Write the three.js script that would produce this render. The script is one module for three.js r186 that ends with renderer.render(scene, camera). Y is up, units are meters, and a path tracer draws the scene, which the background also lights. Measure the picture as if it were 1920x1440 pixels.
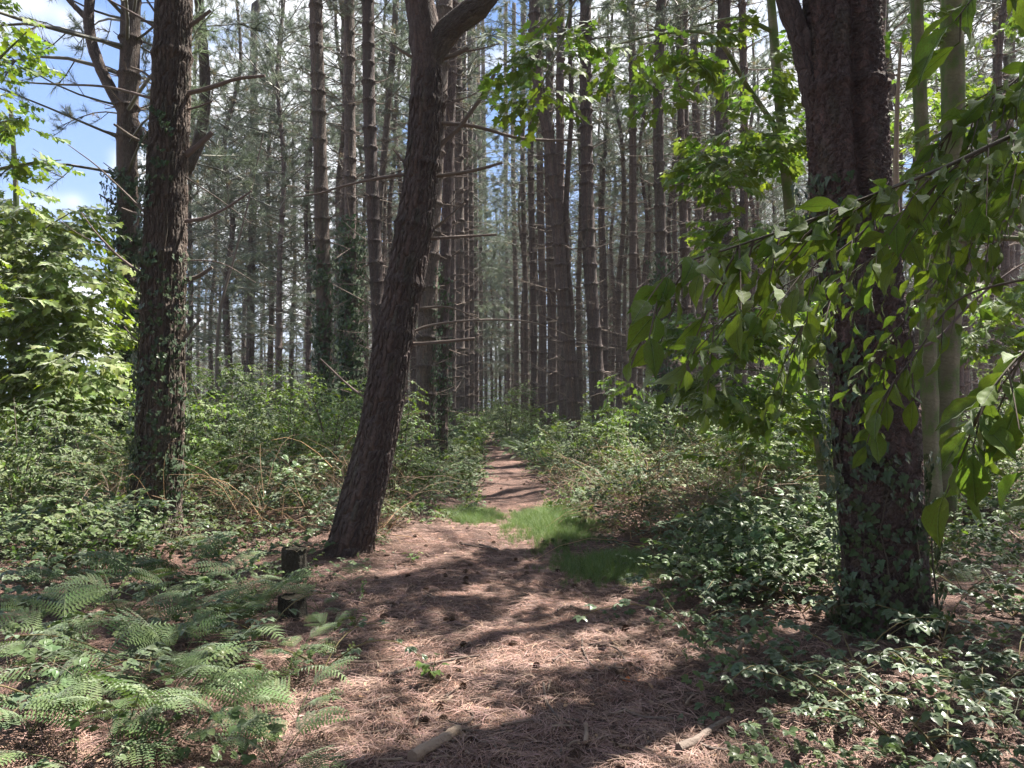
import * as THREE from 'three';
import { createNoise2D, createNoise3D } from 'simplex-noise';

// ---------------------------------------------------------------- camera, sky, sun, exposure
const F = 1397, CAM_H = 1.55, PITCH = Math.atan(40 / F);
const scene = new THREE.Scene();
const camera = new THREE.PerspectiveCamera(2 * Math.atan(720 / F) * 180 / Math.PI, 4 / 3, 0.05, 900);
camera.position.set(0, CAM_H, 0);
camera.rotation.x = PITCH;
const renderer = new THREE.WebGLRenderer({ antialias: true });
renderer.toneMapping = THREE.LinearToneMapping;
renderer.toneMappingExposure = 3.7;
scene.fog = new THREE.FogExp2(new THREE.Color().setRGB(0.88, 0.92, 0.95), 0.0006);
renderer.shadowMap.enabled = true;
const SUN = new THREE.Vector3(0.43, 0.84, -0.34).normalize();
const sun = new THREE.DirectionalLight(new THREE.Color().setRGB(1, 0.94, 0.85), 5);
sun.position.copy(SUN).multiplyScalar(80);
sun.castShadow = true;
sun.shadow.mapSize.set(4096, 4096);
Object.assign(sun.shadow.camera, { left: -60, right: 60, top: 60, bottom: -60, near: 1, far: 220 });
sun.name = 'sun';
scene.add(sun, sun.target);

function rng(seed) { let s = seed | 0; return () => { s = (s + 0x6d2b79f5) | 0; let t = Math.imul(s ^ (s >>> 15), 1 | s); t = (t + Math.imul(t ^ (t >>> 7), 61 | t)) ^ t; return ((t ^ (t >>> 14)) >>> 0) / 4294967296; }; }
const n2 = createNoise2D(rng(11)), n3 = createNoise3D(rng(12));
const fbm2 = (x, y, o = 4) => { let a = 0.5, s = 0; for (let i = 0; i < o; i++) { s += a * n2(x, y); x = x * 2.03 + 7.1; y = y * 2.03 + 3.7; a *= 0.5; } return s; };
const fbm3 = (x, y, z, o = 4) => { let a = 0.5, s = 0; for (let i = 0; i < o; i++) { s += a * n3(x, y, z); x = x * 2.03; y = y * 2.03; z = z * 2.03 + 5; a *= 0.5; } return s; };
const { clamp, lerp, smoothstep } = THREE.MathUtils;
{
  const w = 1024, h = 512, data = new Float32Array(w * h * 4);
  for (let j = 0; j < h; j++) for (let i = 0; i < w; i++) {
    const up = ((j + 0.5) / h - 0.5) * Math.PI, az = ((i + 0.5) / w - 0.5) * 2 * Math.PI;
    const y = Math.sin(up), x = Math.cos(az) * Math.cos(up), z = Math.sin(az) * Math.cos(up), e = Math.max(y, 0);
    const k = Math.pow(1 - e, 3);
    let c = [lerp(0.12, 0.42, k), lerp(0.24, 0.56, k), lerp(0.56, 0.76, k)];
    const cl = fbm3(x * 2.1, y * 3.4, z * 2.1 + 3, 5);
    const m = smoothstep(cl, -0.14, 0.16) * smoothstep(y, -0.02, 0.08);
    const b = 0.86 + 0.14 * fbm3(x * 6, y * 6, z * 6, 3);
    c = [lerp(c[0], 0.90 * b, m), lerp(c[1], 0.92 * b, m), lerp(c[2], 0.96 * b, m)];
    const glow = Math.pow(Math.max(0, x * SUN.x + y * SUN.y + z * SUN.z), 24) * 0.6;
    for (let q = 0; q < 3; q++) data[(j * w + i) * 4 + q] = (c[q] + glow) * (y < 0 ? 0.35 : 1) * 0.5;
    data[(j * w + i) * 4 + 3] = 1;
  }
  const sky = new THREE.DataTexture(data, w, h, THREE.RGBAFormat, THREE.FloatType);
  sky.mapping = THREE.EquirectangularReflectionMapping; sky.magFilter = THREE.LinearFilter; sky.needsUpdate = true;
  scene.background = sky; scene.environment = sky;
}

// ---------------------------------------------------------------- helpers
const V = (x, y, z) => new THREE.Vector3(x, y, z);
const cp = Math.cos(PITCH), sp = Math.sin(PITCH);
// a point of the photograph (1920 x 1440) at the depth d in front of the camera
function at(px, py, d) {
  const a = (px - 960) / F, b = (720 - py) / F, y = b * cp + sp, z = b * sp - cp, k = d / -z;
  return V(a * k, CAM_H + y * k, -d);
}
const xAt = (px, d) => (px - 960) / F * d;
const table = (t, d, c) => { for (let i = 1; i < t.length; i++) if (d <= t[i][0]) { const k = clamp((d - t[i - 1][0]) / (t[i][0] - t[i - 1][0]), 0, 1); return lerp(t[i - 1][c], t[i][c], k); } return t[t.length - 1][c]; };
const PATH = [[-6, 0.25, 1.1], [0, 0.18, 1.05], [3.2, 0.08, 0.98], [4.9, -0.05, 0.92], [7, -0.28, 1.0], [9, -0.35, 0.95], [10.6, -0.06, 0.42], [12, -0.02, 0.5], [15.5, 0.03, 0.66], [21.6, -0.25, 0.5], [28, -0.62, 0.42], [34, -1.2, 0.4], [48, -3.2, 0.3]];
const pathX = (d) => table(PATH, d, 1), pathW = (d) => table(PATH, d, 2);
function ground(x, z) {
  const d = -z, off = Math.abs(x - pathX(d)) / Math.max(0.3, pathW(d));
  const bank = smoothstep(off, 0.8, 2.4) * 0.09;
  return bank + 0.07 * n2(x * 0.22, z * 0.22) + 0.025 * n2(x * 0.9 + 5, z * 0.9) + 0.012 * n2(x * 2.6, z * 2.6 + 9) + 0.005 * n2(x * 7, z * 7);
}
const names = new Map();
function numbered(n) { const k = names.get(n) ?? 0; names.set(n, k + 1); return k ? n + '_' + String(k).padStart(3, '0') : n; }
function tag(o, label, category, group, kind) { o.userData = {}; if (label) o.userData.label = label; if (category) o.userData.category = category; if (group) o.userData.group = group; if (kind) o.userData.kind = kind; return o; }
function thing(name, label, category, p, group) { const o = new THREE.Group(); o.name = numbered(name); o.position.copy(p); scene.add(o); return tag(o, label, category, group); }
function put(name, geo, mat, parent, stuff) { const m = new THREE.Mesh(geo, mat); m.name = parent === scene ? numbered(name) : name; parent.add(m); if (stuff) m.userData.kind = 'stuff'; return m; }

class MB {
  constructor() { this.p = []; this.u = []; this.c = []; this.i = []; this.s = []; this.tint = [1, 1, 1]; }
  v(x, y, z, u = 0, v = 0) { this.p.push(x, y, z); this.u.push(u, v); this.c.push(...this.tint); return this.p.length / 3 - 1; }
  tri(a, b, c) { this.i.push(a, b, c); }
  quad(a, b, c, d) { this.i.push(a, b, c, a, c, d); }
  // a tube through the points, one ring at each
  sweep(pts, rad, nR, o = {}) {
    const n = pts.length, T = V(), N = V(), B = V(), q = new THREE.Quaternion(), last = V();
    let s = 0; const start = this.p.length / 3, base0 = this.tint;
    const rep = Math.max(1, Math.round(2 * Math.PI * rad[0] / (o.tile ?? 0.5)));
    for (let k = 0; k < n; k++) {
      T.subVectors(pts[Math.min(n - 1, k + 1)], pts[Math.max(0, k - 1)]).normalize();
      if (k === 0) { N.set(1, 0, 0); if (Math.abs(T.x) > 0.8) N.set(0, 0, 1); N.addScaledVector(T, -N.dot(T)).normalize(); }
      else { q.setFromUnitVectors(last, T); N.applyQuaternion(q); N.addScaledVector(T, -N.dot(T)).normalize(); s += pts[k].distanceTo(pts[k - 1]); }
      last.copy(T); B.crossVectors(T, N);
      for (let j = 0; j <= nR; j++) {
        const a = j / nR * 2 * Math.PI, ca = Math.cos(a), sa = Math.sin(a);
        let r = rad[k]; if (o.disp) r += o.disp((j % nR) / nR * 2 * Math.PI, s, rad[k], (j / nR) * rep);
        const P = pts[k]; if (o.tints) this.tint = o.tints(a, s, base0);
        this.v(P.x + (N.x * ca + B.x * sa) * r, P.y + (N.y * ca + B.y * sa) * r, P.z + (N.z * ca + B.z * sa) * r, j / nR * rep, s / (o.tile ?? 0.5));
        if (j === nR) this.s.push(this.p.length / 3 - 1, this.p.length / 3 - 1 - nR);
      }
    }
    for (let k = 0; k < n - 1; k++) for (let j = 0; j < nR; j++) { const a = start + k * (nR + 1) + j; this.quad(a, a + 1, a + nR + 2, a + nR + 1); }
    for (const [k, f] of o.cap === 2 ? [[0, 1], [n - 1, 0]] : o.cap ? [[n - 1, 0]] : []) {
      const b = start + k * (nR + 1), P = pts[k], first = this.p.length / 3;
      for (let j = 0; j < nR; j++) this.v(this.p[(b + j) * 3], this.p[(b + j) * 3 + 1], this.p[(b + j) * 3 + 2], 0.5 + 0.2 * Math.cos(j), 0.5 + 0.2 * Math.sin(j));
      const m = this.v(P.x, P.y, P.z, 0.5, 0.5);
      for (let j = 0; j < nR; j++) f ? this.tri(m, first + (j + 1) % nR, first + j) : this.tri(m, first + j, first + (j + 1) % nR);
    }
    return this;
  }
  twig(pts, r0, r1, nR = 3) { const n = pts.length; return this.sweep(pts, pts.map((_, k) => lerp(r0, r1, k / (n - 1))), nR, { tile: 0.2 }); }
  // a folded, drooping leaf: three vertices a station
  leaf(o, dir, nrm, len, wid, prof, fold = 0.25, droop = 0.2, wave = 0) {
    const side = V().crossVectors(dir, nrm).normalize(), up = V().crossVectors(side, dir).normalize();
    const n = prof.length - 1; let prev = null;
    for (let k = 0; k <= n; k++) {
      const t = k / n, w = wid * prof[k], h = -droop * len * t * t, c = V().copy(o).addScaledVector(dir, len * t * (1 - 0.15 * droop * t)).addScaledVector(up, h);
      const e = fold * w + wave * len * Math.sin(k * 2.4), e2 = fold * w - wave * len * Math.cos(k * 2.1);
      const L = this.v(c.x - side.x * w + up.x * e, c.y - side.y * w + up.y * e, c.z - side.z * w + up.z * e, 0.5 - 0.5 * prof[k], t);
      const M = this.v(c.x, c.y, c.z, 0.5, t);
      const R = this.v(c.x + side.x * w + up.x * e2, c.y + side.y * w + up.y * e2, c.z + side.z * w + up.z * e2, 0.5 + 0.5 * prof[k], t);
      if (prev) { this.quad(prev[0], prev[1], M, L); this.quad(prev[1], prev[2], R, M); }
      prev = [L, M, R];
    }
    return this;
  }
  // a lobed leaf from half an outline
  lobed(o, dir, nrm, len, half, fold = 0.15, droop = 0.25) {
    const side = V().crossVectors(dir, nrm).normalize(), up = V().crossVectors(side, dir).normalize();
    const P = (x, y) => { const h = fold * Math.abs(x) - droop * y * y; return this.v(o.x + (side.x * x + dir.x * y + up.x * h) * len, o.y + (side.y * x + dir.y * y + up.y * h) * len, o.z + (side.z * x + dir.z * y + up.z * h) * len, 0.5 + x, y); };
    for (const s of [1, -1]) { const m = P(0, 0.4); let a = P(0, 0); for (let k = 1; k < half.length; k++) { const b = P(half[k][0] * s, half[k][1]); s > 0 ? this.tri(m, a, b) : this.tri(m, b, a); a = b; } }
    return this;
  }
  geo() {
    const g = new THREE.BufferGeometry();
    g.setAttribute('position', new THREE.BufferAttribute(new Float32Array(this.p), 3));
    g.setAttribute('uv', new THREE.BufferAttribute(new Float32Array(this.u), 2));
    g.setAttribute('color', new THREE.BufferAttribute(new Float32Array(this.c), 3));
    g.setIndex(new THREE.BufferAttribute(new Uint32Array(this.i), 1));
    g.computeVertexNormals();
    const N = g.attributes.normal.array;
    for (let k = 0; k < this.s.length; k += 2) { const a = this.s[k] * 3, b = this.s[k + 1] * 3; for (let c = 0; c < 3; c++) N[a + c] = N[b + c] = N[a + c] + N[b + c]; const l = Math.hypot(N[a], N[a + 1], N[a + 2]) || 1; for (let c = 0; c < 3; c++) N[a + c] = N[b + c] = N[a + c] / l; }
    return g;
  }
}
const smooth = (pts, n) => { const c = new THREE.CatmullRomCurve3(pts, false, 'centripetal'); c.arcLengthDivisions = 60; return c.getSpacedPoints(n); };
const M4 = new THREE.Matrix4(), Q = new THREE.Quaternion(), E = new THREE.Euler(), C = new THREE.Color();
// copies: list of [position, quaternion, scale, colour]
function copies(name, geo, mat, list, parent) {
  const m = new THREE.InstancedMesh(geo, mat, list.length);
  list.forEach(([p, q, s, c], k) => { m.setMatrixAt(k, M4.compose(p, q, typeof s === 'number' ? V(s, s, s) : s)); m.setColorAt(k, C.setRGB(...(c ?? [1, 1, 1]))); });
  m.name = parent === scene ? numbered(name) : name; m.userData.kind = 'stuff'; parent.add(m); return m;
}
const turn = (x, y, z, order = 'YXZ') => new THREE.Quaternion().setFromEuler(new THREE.Euler(x, y, z, order));

// ---------------------------------------------------------------- textures
function dataTex(w, h, fn, srgb) {
  const d = new Uint8Array(w * h * 4);
  for (let y = 0; y < h; y++) for (let x = 0; x < w; x++) { const c = fn(x, y); for (let q = 0; q < 3; q++) d[(y * w + x) * 4 + q] = clamp(c[q] * 255, 0, 255); d[(y * w + x) * 4 + 3] = 255; }
  const t = new THREE.DataTexture(d, w, h); t.wrapS = t.wrapT = THREE.RepeatWrapping; t.magFilter = THREE.LinearFilter; if (srgb) t.colorSpace = THREE.SRGBColorSpace; t.needsUpdate = true; return t;
}
// wrapped cells: [f1, f2, id]
function cells(seed, nx, ny) {
  const r = rng(seed), px = [], py = [], id = []; for (let k = 0; k < nx * ny; k++) { px.push(r()); py.push(r()); id.push(r()); }
  return (u, v) => { u = (u - Math.floor(u)) * nx; v = (v - Math.floor(v)) * ny; const cx = Math.floor(u), cy = Math.floor(v); let a = 9, b = 9, w = 0;
    for (let j = -1; j <= 1; j++) for (let i = -1; i <= 1; i++) { const k = ((cy + j + ny) % ny) * nx + (cx + i + nx) % nx, dx = cx + i + px[k] - u, dy = cy + j + py[k] - v, d = dx * dx + dy * dy; if (d < a) { b = a; a = d; w = id[k]; } else if (d < b) b = d; }
    return [Math.sqrt(a), Math.sqrt(b), w]; };
}
const tn = (u, v, f, s = 0) => { const a = u * 2 * Math.PI, b = v * 2 * Math.PI, r = f / 6.283; return n3(Math.cos(a) * r + s, Math.sin(a) * r + Math.cos(b) * r * 1.37, Math.sin(b) * r - s); };
function barkSet(seed, nx, ny, size, warp) {
  const c1 = cells(seed, nx, ny), c2 = cells(seed + 1, nx * 3, ny * 4), N = size, hgt = new Float32Array(N * N), col = [];
  for (let y = 0; y < N; y++) for (let x = 0; x < N; x++) {
    const u = x / N, v = y / N, w1 = tn(u, v, 5, seed) * warp, w2 = tn(u, v, 9, seed + 4) * warp;
    const a = c1(u + w1, v + w2 * 2), b = c2(u + w1, v + w2), e = smoothstep(a[1] - a[0], 0.02, 0.34), f = smoothstep(b[1] - b[0], 0.0, 0.4);
    hgt[y * N + x] = clamp(0.72 * e + 0.2 * f * e + 0.08 * tn(u, v, 60, 3) + 0.12 * (a[2] - 0.5), 0, 1);
    col.push(0.5 + 0.30 * (a[2] - 0.5) + 0.28 * (b[2] - 0.5) + 0.16 * tn(u, v, 30, 8) + 0.12 * tn(u, v, 7, 9), a[2]);
  }
  return { N, hgt, col, bump: dataTex(N, N, (x, y) => { const h = hgt[y * N + x]; return [h, h, h]; }),
    map: (lo, hi, odd) => dataTex(N, N, (x, y) => { const k = clamp(col[(y * N + x) * 2], 0, 1), o = smoothstep(col[(y * N + x) * 2 + 1], 0.7, 1); return lo.map((l, q) => lerp(lerp(l, hi[q], k), odd[q], o * 0.5)); }, true),
    sample: (u, v) => { const x = (u - Math.floor(u)) * N, y = (v - Math.floor(v)) * N, x0 = Math.floor(x), y0 = Math.floor(y), fx = x - x0, fy = y - y0, g = (i, j) => hgt[((j + N) % N) * N + (i + N) % N]; return lerp(lerp(g(x0, y0), g(x0 + 1, y0), fx), lerp(g(x0, y0 + 1), g(x0 + 1, y0 + 1), fx), fy); } };
}
const barkA = barkSet(21, 11, 2, 768, 0.022), barkB = barkSet(31, 8, 8, 768, 0.05);
function lattice(seed, nx, ny) { const r = rng(seed), g = []; for (let k = 0; k < nx * ny; k++) g.push(r() * 2 - 1); const f = (t) => t * t * (3 - 2 * t); return (u, v) => { u = (u - Math.floor(u)) * nx; v = (v - Math.floor(v)) * ny; const i = Math.floor(u), j = Math.floor(v), a = f(u - i), b = f(v - j), q = (x, y) => g[(y % ny) * nx + x % nx]; return lerp(lerp(q(i, j), q(i + 1, j), a), lerp(q(i, j + 1), q(i + 1, j + 1), a), b); }; }
const la = lattice(1, 5, 4), lb = lattice(2, 14, 30), lc = lattice(3, 40, 90), ld = lattice(4, 7, 3);
const hex = (h) => { const c = parseInt(h, 16); return [(c >> 16) / 255, (c >> 8 & 255) / 255, (c & 255) / 255]; };
const barkMapA = barkA.map(hex('463b37'), hex('7b6e67'), hex('705a50')), barkMapB = barkB.map(hex('463a36'), hex('7c6b66'), hex('70554c'));
const bark = new THREE.MeshStandardMaterial({ map: barkMapA, bumpMap: barkA.bump, bumpScale: 0.022, roughness: 0.92, vertexColors: true });
const barkPlates = new THREE.MeshStandardMaterial({ map: barkMapB, bumpMap: barkB.bump, bumpScale: 0.014, roughness: 0.9, vertexColors: true });
const smoothBark = new THREE.MeshStandardMaterial({ roughness: 0.85, vertexColors: true, bumpScale: 0.004,
  map: dataTex(256, 256, (x, y) => { const u = x / 256, v = y / 256, k = 0.5 + 0.25 * la(u, v) + 0.2 * lb(u, v) + 0.12 * lc(u, v), g = smoothstep(ld(u, v) + 0.3 * lb(u, v), -0.2, 0.6); return [lerp(0.40, 0.56, k) - 0.10 * g, lerp(0.38, 0.53, k) - 0.02 * g, lerp(0.31, 0.44, k) - 0.12 * g]; }, true),
  bumpMap: dataTex(256, 256, (x, y) => { const h = 0.5 + 0.3 * lb(x / 256, y / 256) + 0.2 * lc(x / 256, y / 256); return [h, h, h]; }) });
const deadWood = new THREE.MeshStandardMaterial({ color: new THREE.Color().setRGB(0.17, 0.135, 0.115), roughness: 0.9, vertexColors: true, bumpMap: smoothBark.bumpMap, bumpScale: 0.004 });
const paleWood = new THREE.MeshStandardMaterial({ color: new THREE.Color().setRGB(0.33, 0.25, 0.19), roughness: 0.85, vertexColors: true, bumpMap: smoothBark.bumpMap, bumpScale: 0.004 });
const twigWood = new THREE.MeshStandardMaterial({ color: new THREE.Color().setRGB(0.09, 0.07, 0.05), roughness: 0.8, vertexColors: true });
const greenStem = new THREE.MeshStandardMaterial({ color: new THREE.Color().setRGB(0.13, 0.14, 0.05), roughness: 0.7, vertexColors: true });
function leafMat(r, g, b, o = {}) { return new THREE.MeshPhysicalMaterial({ color: new THREE.Color().setRGB(r, g, b), roughness: o.rough ?? 0.93, transmission: o.trans ?? 0.45, thickness: 0, clearcoat: o.coat ?? 0.5, clearcoatRoughness: o.gloss ?? 0.4, vertexColors: true, specularIntensity: o.spec ?? 1, side: THREE.DoubleSide, map: o.map ?? null, bumpMap: o.bump ?? null, bumpScale: 0.002 }); }
// leaf blade print: paler midrib and side veins, small blotches
const vein = (x, y, N) => { const u = x / N - 0.5, t = y / N, a = Math.abs(u), r = smoothstep(a, 0.028, 0.006), k = (t * 9 - a * 7), s = smoothstep(Math.abs(k - Math.round(k)), 0.12, 0.03) * smoothstep(a, 0.5, 0.3); return Math.max(r, 0.6 * s); };
const leafPrint = dataTex(256, 256, (x, y) => { const k = 0.86 + 0.10 * tn(x / 256, y / 256, 14, 6) + 0.05 * tn(x / 256, y / 256, 50, 7), v = vein(x, y, 256) * 0.16; return [k + v * 1.1, k + v * 0.7, k * 0.9 + v]; }, true);
const leafBump = dataTex(256, 256, (x, y) => { const h = 0.6 - 0.5 * vein(x, y, 256) + 0.1 * tn(x / 256, y / 256, 30, 2); return [h, h, h]; });
const broadLeaf = leafMat(0.12, 0.225, 0.02, { map: leafPrint, bump: leafBump, trans: 0.55, coat: 0.14, gloss: 0.45, spec: 0.5 });
const mapleLeaf = leafMat(0.15, 0.245, 0.026, { trans: 0.55, coat: 0.25, gloss: 0.45 });
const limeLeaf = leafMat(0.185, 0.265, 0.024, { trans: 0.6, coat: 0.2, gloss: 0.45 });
const brambleLeaf = leafMat(0.08, 0.14, 0.03, { trans: 0.36, coat: 0.4, gloss: 0.33 });
const shrubLeaf = leafMat(0.105, 0.165, 0.03, { trans: 0.45, coat: 0.25, gloss: 0.45 });
const fernLeaf = leafMat(0.095, 0.165, 0.034, { trans: 0.42, coat: 0.3, gloss: 0.42 });
const ivyLeaf = leafMat(0.035, 0.065, 0.022, { trans: 0.2, coat: 0.5, gloss: 0.25 });
const grassLeaf = leafMat(0.13, 0.22, 0.045, { trans: 0.45, coat: 0.3, gloss: 0.45 });
const needleMat = leafMat(0.135, 0.178, 0.108, { trans: 0.45, coat: 0.5, gloss: 0.4 });

// ---------------------------------------------------------------- ground and path
function litter(base, tones, seed) {
  const N = 2048, cv = document.createElement('canvas'), cb = document.createElement('canvas'); cv.width = cv.height = cb.width = cb.height = N;
  const g = cv.getContext('2d'), b = cb.getContext('2d'), r = rng(seed);
  g.fillStyle = base; g.fillRect(0, 0, N, N); b.fillStyle = '#303030'; b.fillRect(0, 0, N, N); g.lineCap = b.lineCap = 'round';
  const total = 20000;
  for (let k = 0; k < total; k++) {
    const x = r() * N, y = r() * N, a = r() * Math.PI * 2, L = 40 + r() * 75, bend = (r() - 0.5) * 26, w = 1.4 + r() * 1.9, f = k / total;
    const t = tones[Math.floor(r() * r() * tones.length)], lv = 0.7 + 0.5 * r(), hh = Math.floor(70 + 150 * f + 30 * r());
    g.strokeStyle = 'rgb(' + t.map((q) => Math.min(255, Math.floor(q * lv))).join(',') + ')'; b.strokeStyle = 'rgb(' + hh + ',' + hh + ',' + hh + ')';
    g.lineWidth = w; b.lineWidth = w;
    const dx = Math.cos(a) * L / 2, dy = Math.sin(a) * L / 2;
    for (const ox of x < 70 ? [0, N] : x > N - 70 ? [0, -N] : [0]) for (const oy of y < 70 ? [0, N] : y > N - 70 ? [0, -N] : [0]) for (const q of [g, b]) { q.beginPath(); q.moveTo(x + ox - dx, y + oy - dy); q.quadraticCurveTo(x + ox - dy / L * bend, y + oy + dx / L * bend, x + ox + dx, y + oy + dy); q.stroke(); }
  }
  const mk = (c, srgb) => { const t = new THREE.CanvasTexture(c); t.wrapS = t.wrapT = THREE.RepeatWrapping; if (srgb) t.colorSpace = THREE.SRGBColorSpace; return t; };
  return [mk(cv, true), mk(cb)];
}
const [litterMap, litterBump] = litter('#40312a', [[148, 114, 100], [124, 93, 80], [164, 132, 118], [104, 76, 64], [190, 164, 148], [88, 67, 58]], 5);
const litterMat = new THREE.MeshStandardMaterial({ map: litterMap, bumpMap: litterBump, bumpScale: 0.012, roughness: 0.88, vertexColors: true });
{
  // one sheet: fine near the camera, coarse to the horizon
  const m = new MB(), nx = 210, nz = 260;
  const sx = (k) => { const t = k / nx * 2 - 1; return Math.sign(t) * (Math.abs(t) * 6 + Math.pow(Math.abs(t), 7) * 260); };
  const sz = (k) => { const t = k / nz; return 12 - (t * 34 + Math.pow(t, 6) * 300); };
  for (let j = 0; j <= nz; j++) for (let i = 0; i <= nx; i++) {
    const x = sx(i), z = sz(j), p = 0.5 + 0.5 * fbm2(x * 0.5, z * 0.5, 4), q = 0.5 + 0.5 * fbm2(x * 0.17 + 30, z * 0.17, 3);
    m.tint = [lerp(0.55, 1.1, p), lerp(0.54, 1.06, p) * lerp(0.96, 1.03, q), lerp(0.54, 1.03, p)];
    m.v(x, ground(x, z), z, x / 2, z / 2);
  }
  for (let j = 0; j < nz; j++) for (let i = 0; i < nx; i++) { const a = j * (nx + 1) + i; m.quad(a, a + 1, a + nx + 2, a + nx + 1); }
  tag(put('ground', m.geo(), litterMat, scene), 'brown needle-strewn woodland floor under the ferns and brambles', undefined, undefined, 'structure');
  const w = new MB(), na = 26, nd = 420;
  for (let j = 0; j <= nd; j++) for (let i = 0; i <= na; i++) {
    const d = -4 + Math.pow(j / nd, 1.5) * 46, t = i / na * 2 - 1, e = 1 + 0.22 * n2(d * 0.9, t > 0 ? 4 : 9) + 0.12 * n2(d * 3.1, t > 0 ? 14 : 19);
    const x = pathX(d) + t * pathW(d) * e, z = -d, p = 0.5 + 0.5 * fbm2(x * 0.9 + 60, z * 0.9, 4);
    w.tint = [lerp(0.62, 1.3, p), lerp(0.6, 1.2, p), lerp(0.6, 1.16, p)];
    w.v(x, ground(x, z) + lerp(0.006, -0.012, smoothstep(Math.abs(t), 0.8, 1)), z, x / 2 + 0.37, z / 2 + 0.21);
  }
  for (let j = 0; j < nd; j++) for (let i = 0; i < na; i++) { const a = j * (na + 1) + i; w.quad(a, a + 1, a + na + 2, a + na + 1); }
  tag(put('path', w.geo(), litterMat, scene), 'narrow trodden path of reddish brown pine needles through the wood', undefined, undefined, 'structure');
}

// ---------------------------------------------------------------- pines
const H = 19.5;
function needleTuft(m, o, dir, n, len, r, wide) {
  const a = V(), s = V(), side = V();
  for (let k = 0; k < n; k++) {
    const back = r() * 0.22;
    a.set(r() - 0.5, r() - 0.5, r() - 0.5).normalize(); s.copy(dir).multiplyScalar(0.75 + 0.4 * r()).addScaledVector(a, 1.0).normalize();
    side.set(r() - 0.5, r() - 0.5, r() - 0.5).cross(s).normalize().multiplyScalar(wide);
    const x = o.x - dir.x * back, y = o.y - dir.y * back, z = o.z - dir.z * back, L = len * (0.7 + 0.5 * r());
    const i0 = m.v(x - side.x, y - side.y, z - side.z), i1 = m.v(x + side.x, y + side.y, z + side.z), i2 = m.v(x + s.x * L, y + s.y * L, z + s.z * L);
    m.tri(i0, i1, i2);
  }
}
// a living pine branch along +x, 2 m long
function needleBranch(seed, dense, count, wide) {
  const r = rng(seed), m = new MB(), wood = [0.95, 0.7, 0.75], N = 6, main = [];
  for (let k = 0; k <= N; k++) { const t = k / N; main.push(V(2 * t, 0.12 * Math.sin(t * 3 + seed) + 0.35 * t * t, 0.14 * Math.sin(t * 4 + seed * 2))); }
  m.tint = wood; m.twig(main, 0.022, 0.006, 4);
  const tips = [[main[N], V(0.8, 0.5, 0)]];
  for (let k = 0; k < dense; k++) {
    const t = 0.25 + 0.72 * r(), i = Math.min(N - 1, Math.floor(t * N)), b = V().lerpVectors(main[i], main[i + 1], t * N - i), s = r() < 0.5 ? -1 : 1, L = (0.25 + 0.5 * r()) * (1.15 - 0.6 * t);
    const d = V(0.5 + 0.6 * r(), 0.15 + 0.6 * r() - 0.2, s * (0.5 + 0.6 * r())).normalize(), mid = V().copy(b).addScaledVector(d, L * 0.5), e = V().copy(b).addScaledVector(d, L).add(V(0, 0.1 * L, 0));
    m.tint = wood; m.twig([b, mid, e], 0.008, 0.004, 3);
    const dd = V().subVectors(e, mid).normalize(); tips.push([e, dd]);
    if (r() < 0.7) { const e2 = V().copy(mid).addScaledVector(V(d.x, d.y + 0.6, -d.z * 0.4).normalize(), L * 0.45); m.tint = wood; m.twig([mid, e2], 0.006, 0.003, 3); tips.push([e2, V().subVectors(e2, mid).normalize()]); }
  }
  for (const [e, d] of tips) { const q = 0.8 + 0.45 * r(), warm = r() < 0.04; m.tint = warm ? [1.9, 1.0, 0.6] : [q, q * (0.95 + 0.1 * r()), q * (0.85 + 0.25 * r())]; needleTuft(m, e, d, count, 0.125, r, wide); }
  return m.geo();
}
const needleBranches = [1, 2, 3, 4].map((k) => needleBranch(100 + k, 14, 46, 0.0046)), thinBranches = [1, 2, 3, 4].map((k) => needleBranch(110 + k, 11, 44, 0.0030));
function crownList(r, base, top, reach, per = 5, axis = () => V(0, 0, 0)) {
  const list = [], span = top - base;
  for (let y = base; y < top; y += 0.42 + 0.2 * r()) {
    const t = (y - base) / span, w = reach * (0.45 + 0.55 * Math.sin(Math.PI * Math.pow(0.15 + 0.8 * t, 0.8))) * (t > 0.75 ? 1.4 - t * 0.8 : 1);
    const n = Math.round(per * (0.6 + 0.7 * r())), a0 = r() * 6.28;
    for (let k = 0; k < n; k++) {
      if (r() < 0.12) continue;
      const az = a0 + k / n * 6.28 + (r() - 0.5) * 0.8, s = w / 2 * (0.65 + 0.6 * r()), pitch = lerp(0.0, 0.75, t) + (r() - 0.35) * 0.4, c = 0.85 + 0.35 * r();
      list.push([axis(y).add(V(0, y + (r() - 0.5) * 0.15, 0)), turn(r() * 6.28, az, pitch, 'YZX'), s, [c, c, c * (0.9 + 0.2 * r())]]);
    }
  }
  return list;
}
// nodes of a trunk, where the whorls of dead branches sit
function nodesOf(r, top) { const a = []; for (let s = 0.5 + r() * 0.4; s < top; s += 0.42 + r() * 0.32) a.push(s); return a; }
const swell = (nodes, s, r) => { let v = 0; for (const n of nodes) { const x = (s - n) / 0.045; if (x > -3 && x < 3) v += Math.exp(-x * x) * (0.12 * r + 0.012) * (0.55 + 0.9 * Math.abs(Math.sin(n * 37.7))); } return v; };
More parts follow.
